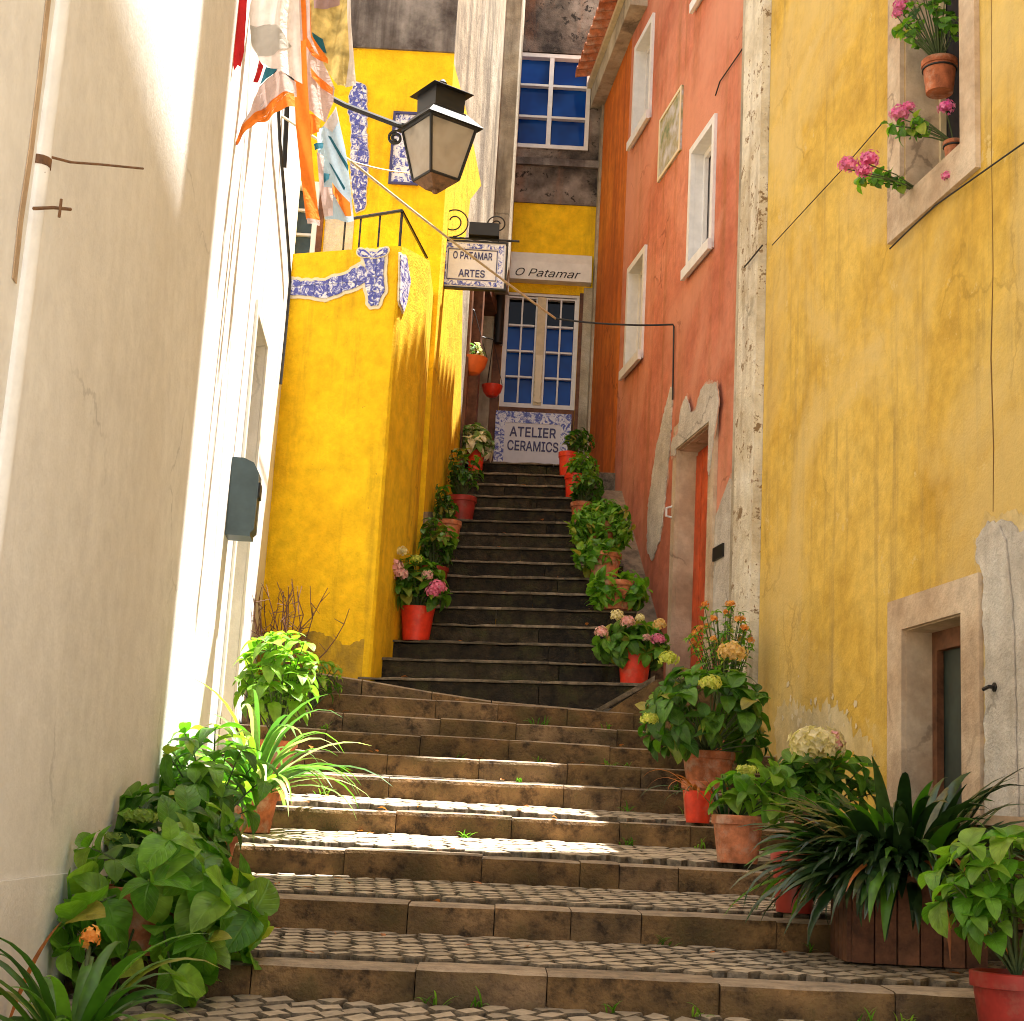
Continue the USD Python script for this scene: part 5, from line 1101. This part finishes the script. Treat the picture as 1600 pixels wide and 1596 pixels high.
# ---- right of the dark flight
LF('potted_hydrangea', 'mixed pink and cream hydrangea in a red pot by the sloping coping', 990, 12.95, .15, .30, MAT['redpot'], (985, 1010), (.30, .22, .20), 20, .14, .09, MAT['lf_deep'], 56,
   [(940, 988, .055, 'fl_pink'), (964, 962, .055, 'fl_cream'), (981, 972, .06, 'fl_pink'), (1031, 976, .055, 'fl_peach'), (1028, 1000, .06, 'fl_rose'), (1010, 997, .04, 'fl_pink'), (1000, 966, .04, 'fl_cream')], 'R', single=True, lip=False)
LF('potted_shrub', 'pale leaved plant in a wide terracotta pot above the mixed hydrangea', 965, 13.85, .17, .26, MAT['terracotta'], (966, 928), (.26, .2, .17), 18, .15, .09, MAT['lf_mid'], 57, side_='R', mat2=MAT['lf_lime'])
LF('potted_shrub', 'plant with drooping leaves in a terracotta pot beneath the biggest fern', 944, 14.4, .16, .24, MAT['terracotta'], (930, 872), (.20, .18, .14), 14, .13, .08, MAT['lf_mid'], 63, side_='R')
LF('potted_fern', 'broad bright green feathery plant halfway up the right of the stairs', 938, 14.95, .16, .26, MAT['terracotta'], (940, 826), (.30, .26, .28), 40, .12, .045, MAT['lf_mid'], 58, side_='R', per=8, droop=.7)
LF('potted_shrub', 'small plant in an orange pot just above the feathery green plant', 908, 15.7, .12, .24, MAT['terracotta'], (918, 762), (.17, .16, .17), 14, .09, .055, MAT['lf_deep'], 59, side_='R')
LF('potted_shrub', 'pale green plant in a tall orange pot second from the top on the right', 896, 16.3, .11, .30, MAT['redpot'], (912, 728), (.15, .15, .15), 12, .10, .06, MAT['lf_mid'], 60, side_='R', mat2=MAT['lf_lime'])
LF('potted_shrub', 'plant in a bright red pot at the top right beside the tile sign', 886, 16.85, .11, .30, MAT['redpot'], (907, 690), (.15, .14, .13), 12, .09, .06, MAT['lf_deep'], 62, side_='R')
# ---- right side below
def right_pot(name, label, cat, px, d, X=None):
    py = 1300
    for _ in range(40): q = P(px, py, d); py += (q[2] - ground(q[0], d)) * 2400 / d * .9
    q = P(px, py, d); return np.array([min(q[0], XR(d) - .16), d, ground(q[0], d) + .001])
c = right_pot('', '', '', 1130, 11.9); rg = np.random.default_rng(31)
t = plant('flowering_shrub', 'wispy shrub with orange blooms in front of the red house door', 'shrub', c); m = MB(); pot(t, c, .13, .22, MAT['terracotta'])
hd = shrub(t, c + [0, 0, .2], P(1128, 1010, 11.9), (.26, .2, .34), 34, .075, .03, MAT['lf_mid'], 71, single=False, per=6, lay=(1, .88, .76, .64, .5), clip=CR)
for i, h in enumerate(hd[::2]): mophead(t, h + [0, -.02, .02], .028, MAT['fl_or'], 300 + i, 9, 1)
c = right_pot('', '', '', 1105, 10.95)
t = plant('potted_hydrangea', 'big dense dark hydrangea with a few yellow blooms beside the ochre wall', 'potted plant', c)
pot(t, c, .19, .28, MAT['terracotta'])
shrub(t, c + [0, 0, .25], P(1104, 1122, 10.9), (.47, .40, .38), 44, .185, .125, MAT['lf_deep'], 72, per=5, droop=.45, low_=.5, clip=CR, lay=(1, .84))
for i, (x, y, r, mt, dd_) in enumerate(((1110, 1068, .075, 'fl_lime', 10.45), (1144, 1020, .10, 'fl_peach', 10.9), (1044, 1030, .07, 'fl_lime', 10.8), (1015, 1124, .06, 'fl_lime', 10.6), (1112, 1066, .05, 'fl_cream', 10.5))):
    if i < 4: mophead(t, P(x, y, dd_), r, MAT[mt], 80 + i, 40, .7)
c = right_pot('', '', '', 1090, 9.98)
t = plant('potted_shrub', 'small red pot with a withered plant on the step edge below the big hydrangea', 'potted plant', c); pot(t, c, .10, .20, MAT['redpot'], False)
straps(t, c + [0, 0, .17], 12, (.2, .4), .02, MAT['lf_dry'], 73, (.2, 1.1), (.9, 1.6), mat2=MAT['lf_strap'], az=(1.8, 4.6))
c = right_pot('', '', '', 1088, 10.35)
t = plant('small_pot', 'empty terracotta pot tucked under the big dark hydrangea', 'pot', c); pot(t, c, .105, .24, MAT['terracotta'])
c = right_pot('', '', '', 1152, 9.1)
t = plant('potted_hydrangea', 'lime green hydrangea in a wide terracotta pot on a cobbled tread', 'potted plant', c); pot(t, c, .155, .27, MAT['terracotta'])
shrub(t, c + [0, 0, .24], P(1188, 1240, 9.1), (.24, .22, .17), 11, .18, .12, MAT['lf_lime'], 74, per=4, low_=.35, clip=CR, mat2=MAT['lf_mid'])
mophead(t, P(1168, 1203, 8.95), .06, MAT['fl_lime'], 91, 30, .35)
straps(t, c + [-.06, .02, .24], 10, (.2, .36), .026, MAT['lf_strap'], 78, (.9, 1.5), (.3, .8))
c = right_pot('', '', '', 1285, 9.3)
t = plant('potted_hydrangea', 'hydrangea with one pale cream and rose bloom against the ochre wall', 'potted plant', c); pot(t, c, .17, .28, MAT['terracotta'])
shrub(t, c + [0, 0, .25], P(1285, 1240, 9.3), (.33, .28, .26), 16, .19, .12, MAT['lf_deep'], 75, per=5, clip=CR, mat2=MAT['lf_mid'])
mophead(t, P(1276, 1164, 9.0), .155, MAT['fl_cream'], 92, 90, .62); mophead(t, P(1300, 1160, 8.97), .075, MAT['fl_pink'], 93, 30, .7)
# wooden planter with the great clump of dark strap leaves
d = 7.35; zb = ground(2.0, d); c = np.array([P(1418, 1500, d)[0], d, zb])
t = plant('wooden_planter', 'weathered wooden planter box under a great clump of dark strap leaves', 'planter', c)
pr_ = obj('liner', MB().box((c[0] - .27, d - .17, zb + .02), (c[0] + .29, d + .19, zb + .36)).data(), MAT['soil'], t)
for k in range(6):
    x0 = c[0] - .30 + k * .103; obj('slat', MB().box((x0, d - .20 + (k % 2) * .004, zb), (x0 + .095, d - .172 + (k % 2) * .004, zb + .40 + .006 * (k % 3))).data(), MAT['planter'], t)
for k in range(4):
    y0 = d - .165 + k * .09
    for xx in (c[0] - .305, c[0] + .305): obj('slat', MB().box((xx - .012, y0, zb), (xx + .012, y0 + .083, zb + .40)).data(), MAT['planter'], t)
c2 = np.array([P(1395, 1300, 7.75)[0] - .03, 7.55, zb + .42])
t = plant('strap_leaf_clump', 'huge clump of glossy dark strap leaves spilling over the wooden planter', 'plant', c2)
straps(t, c2 + [0, -.10, -.04], 300, (.38, .74), .074, MAT['lf_strap'], 76, (.0, 1.38), (.45, 1.15), clip=CR, r0=.26, mat2=MAT['lf_deep'])
straps(t, c2 + [.0, -.2, -.04], 34, (.38, .62), .06, MAT['lf_strap'], 176, (.1, .9), (.9, 1.6), clip=CR, az=(3.4, 5.9), r0=.2, single=False)
straps(t, c2 + [-.05, -.16, -.03], 80, (.36, .62), .075, MAT['lf_strap'], 177, (.2, 1.1), (.6, 1.2), clip=CR, az=(2.6, 4.9), r0=.24, single=False)
straps(t, c2 + [.02, -.2, -.05], 14, (.5, .8), .05, MAT['lf_strap'], 79, (-.1, .7), (.8, 1.2), az=(3.9, 5.4), r0=.15, mat2=MAT['lf_dry'])
q = P(1242, 1398, 7.95); X = q[0]; c = np.array([X, 7.95, ground(X, 7.95)])
t = plant('red_pot', 'dull red glazed pot half under the dark strap leaves', 'pot', c); pot(t, c, .125, .30, MAT['darkpot2'], True)
straps(t, c + [.20, -.10, .32], 7, (.28, .42), .085, MAT['lf_dry'], 77, (-.5, .15), (.5, .9), az=(3.4, 4.2), r0=.06, name='withered_leaf')
# bottom right corner
c = np.array([P(1590, 1540, 6.0)[0], 6.0, 0]); c[2] = ground(c[0], 6.0) + .0
t = plant('potted_hydrangea', 'fresh green hydrangea in a dark red pot at the lower right corner', 'potted plant', c)
hp = P(1560, 1518, 6.0)[2] - c[2]
pot(t, c, .175, hp, MAT['darkpot'], True, 30)
shrub(t, c + [0, 0, hp * .9], P(1560, 1395, 6.0), (.26, .26, .24), 22, .145, .10, MAT['lf_mid'], 81, per=5, droop=.4, low_=.4, lay=(1, .8, .62), mat2=MAT['lf_lime'])
c = np.array([2.52, 7.7, ground(2.5, 7.7)]); hz = P(1580, 1278, 7.7)[2]
t = plant('stone_trough', 'low rough trough with a dark rim behind the corner hydrangea', 'trough', c)
m = MB(); m.box((c[0] - .30, 7.50, c[2]), (c[0] + .21, 8.0, hz - .05)); obj('body', m.data(), MAT['kerb'], t); m = MB(); m.box((c[0] - .32, 7.48, hz - .048), (c[0] + .22, 8.02, hz)); obj('rim', m.data(), MAT['surround'], t)

# ---- geraniums in the flower window
def geranium(label, base_px, d, r, h, crown, R, n, flowers, seed, out):
    q = P(*base_px, d); t = plant('potted_geranium', label, 'potted plant', q)
    pot(t, q, r, h, MAT['terracotta'])
    m = MB(); a = np.linspace(0, 2 * math.pi, 21); m.tube([q + [r * .93 * math.cos(k), r * .93 * math.sin(k), h * .72] for k in a], .007, 5, False)
    m.tube([q + [r * .93, 0, h * .72], (XR(d) + .02, d, q[2] + h * .72)], .008, 5); obj('ring_bracket', m.data(), MAT['iron'], t)
    shrub(t, q + [0, 0, h * .85], P(*crown, d - out), R, n, .075, .075, MAT['lf_mid'], seed, True, 4, .3, (1, .8), low_=.3, mat2=MAT['lf_deep'])
    for i, (x, y, rr2, dd_) in enumerate(flowers):
        p = P(x, y, dd_); mophead(t, p, rr2, MAT['fl_mag'], seed * 5 + i, 26, .9)
        m = MB(); m.tube([q + [0, 0, h], q * .5 + p * .5 + [0, 0, .06], p - [0, 0, rr2 * .5]], .004, 5); obj('flower_stem', m.data(), MAT['stem'], t)
geranium('upper geranium in the flower window, trailing above the larger pot', (1468, 146), 9.15, .115, .225, (1448, 40), (.20, .20, .26), 26, [(1408, 10, .05, 9.1), (1402, 22, .035, 9.0), (1440, -20, .05, 9.1)], 101, .1)
geranium('lower geranium with three magenta flower heads reaching out of the window', (1490, 250), 8.95, .065, .12, (1420, 200), (.12, .1, .06), 7, [(1406, 178, .06, 8.9), (1478, 168, .05, 8.85), (1420, 168, .04, 8.9), (1480, 276, .035, 8.8)], 102, .05)
geranium('long stemmed geranium with pink heads leaning out below the window pots', (1440, 322), 9.35, .06, .10, (1372, 284), (.15, .06, .05), 9, [(1325, 258, .06, 9.0), (1358, 250, .065, 8.95), (1350, 268, .05, 8.95)], 103, .1)

# ---- fallen leaves and petals in the corners of the steps
rg = np.random.default_rng(77); m = MB()
for i in range(150):
    d = rg.uniform(6.6, 16.5); lo_, hi_ = (XL(d) + .2, XR(d) - .3) if d < 12.4 else (side(d) + .08, edge(d) + .1)
    x = lo_ + (hi_ - lo_) * (rg.beta(.45, .45)); z = ground(x, d) + .009
    v, f = leaf(rg.uniform(.03, .075), rg.uniform(.015, .04), rg.uniform(-.3, .3), .3, 3); a = rg.uniform(0, 6.28)
    m.add(place(v, (x, d, z), (math.cos(a), math.sin(a), rg.normal(0, .08)), (rg.normal(0, .15), rg.normal(0, .15), 1)), f)
tag(obj('fallen_leaves', m, MAT['lf_dry']), 'scattered dry leaves fallen on the stone steps', 'leaves', kind='stuff')

# ---- weeds rooted in the joints at the foot of the risers
rg = np.random.default_rng(5); m = MB()
for i in range(46):
    k = rg.integers(1, 10); d = STEP[k][0] - .012; lo_, hi_ = XL(d) + .1, XR(d) - .15; x = lo_ + (hi_ - lo_) * rg.beta(.5, .5); z = ground(x, d - .02)
    for j in range(rg.integers(4, 9)): m.add(*strap_leaf((x + rg.normal(0, .02), d - .01, z), rg.uniform(3.3, 6.1), rg.uniform(.6, 1.4), rg.uniform(.04, .10), .010, rg, rg.uniform(.4, 1.2), 4))
tag(obj('weeds', m, MAT['lf_mid']), 'tiny green weeds sprouting from the joints of the stone steps', 'weeds', kind='stuff')
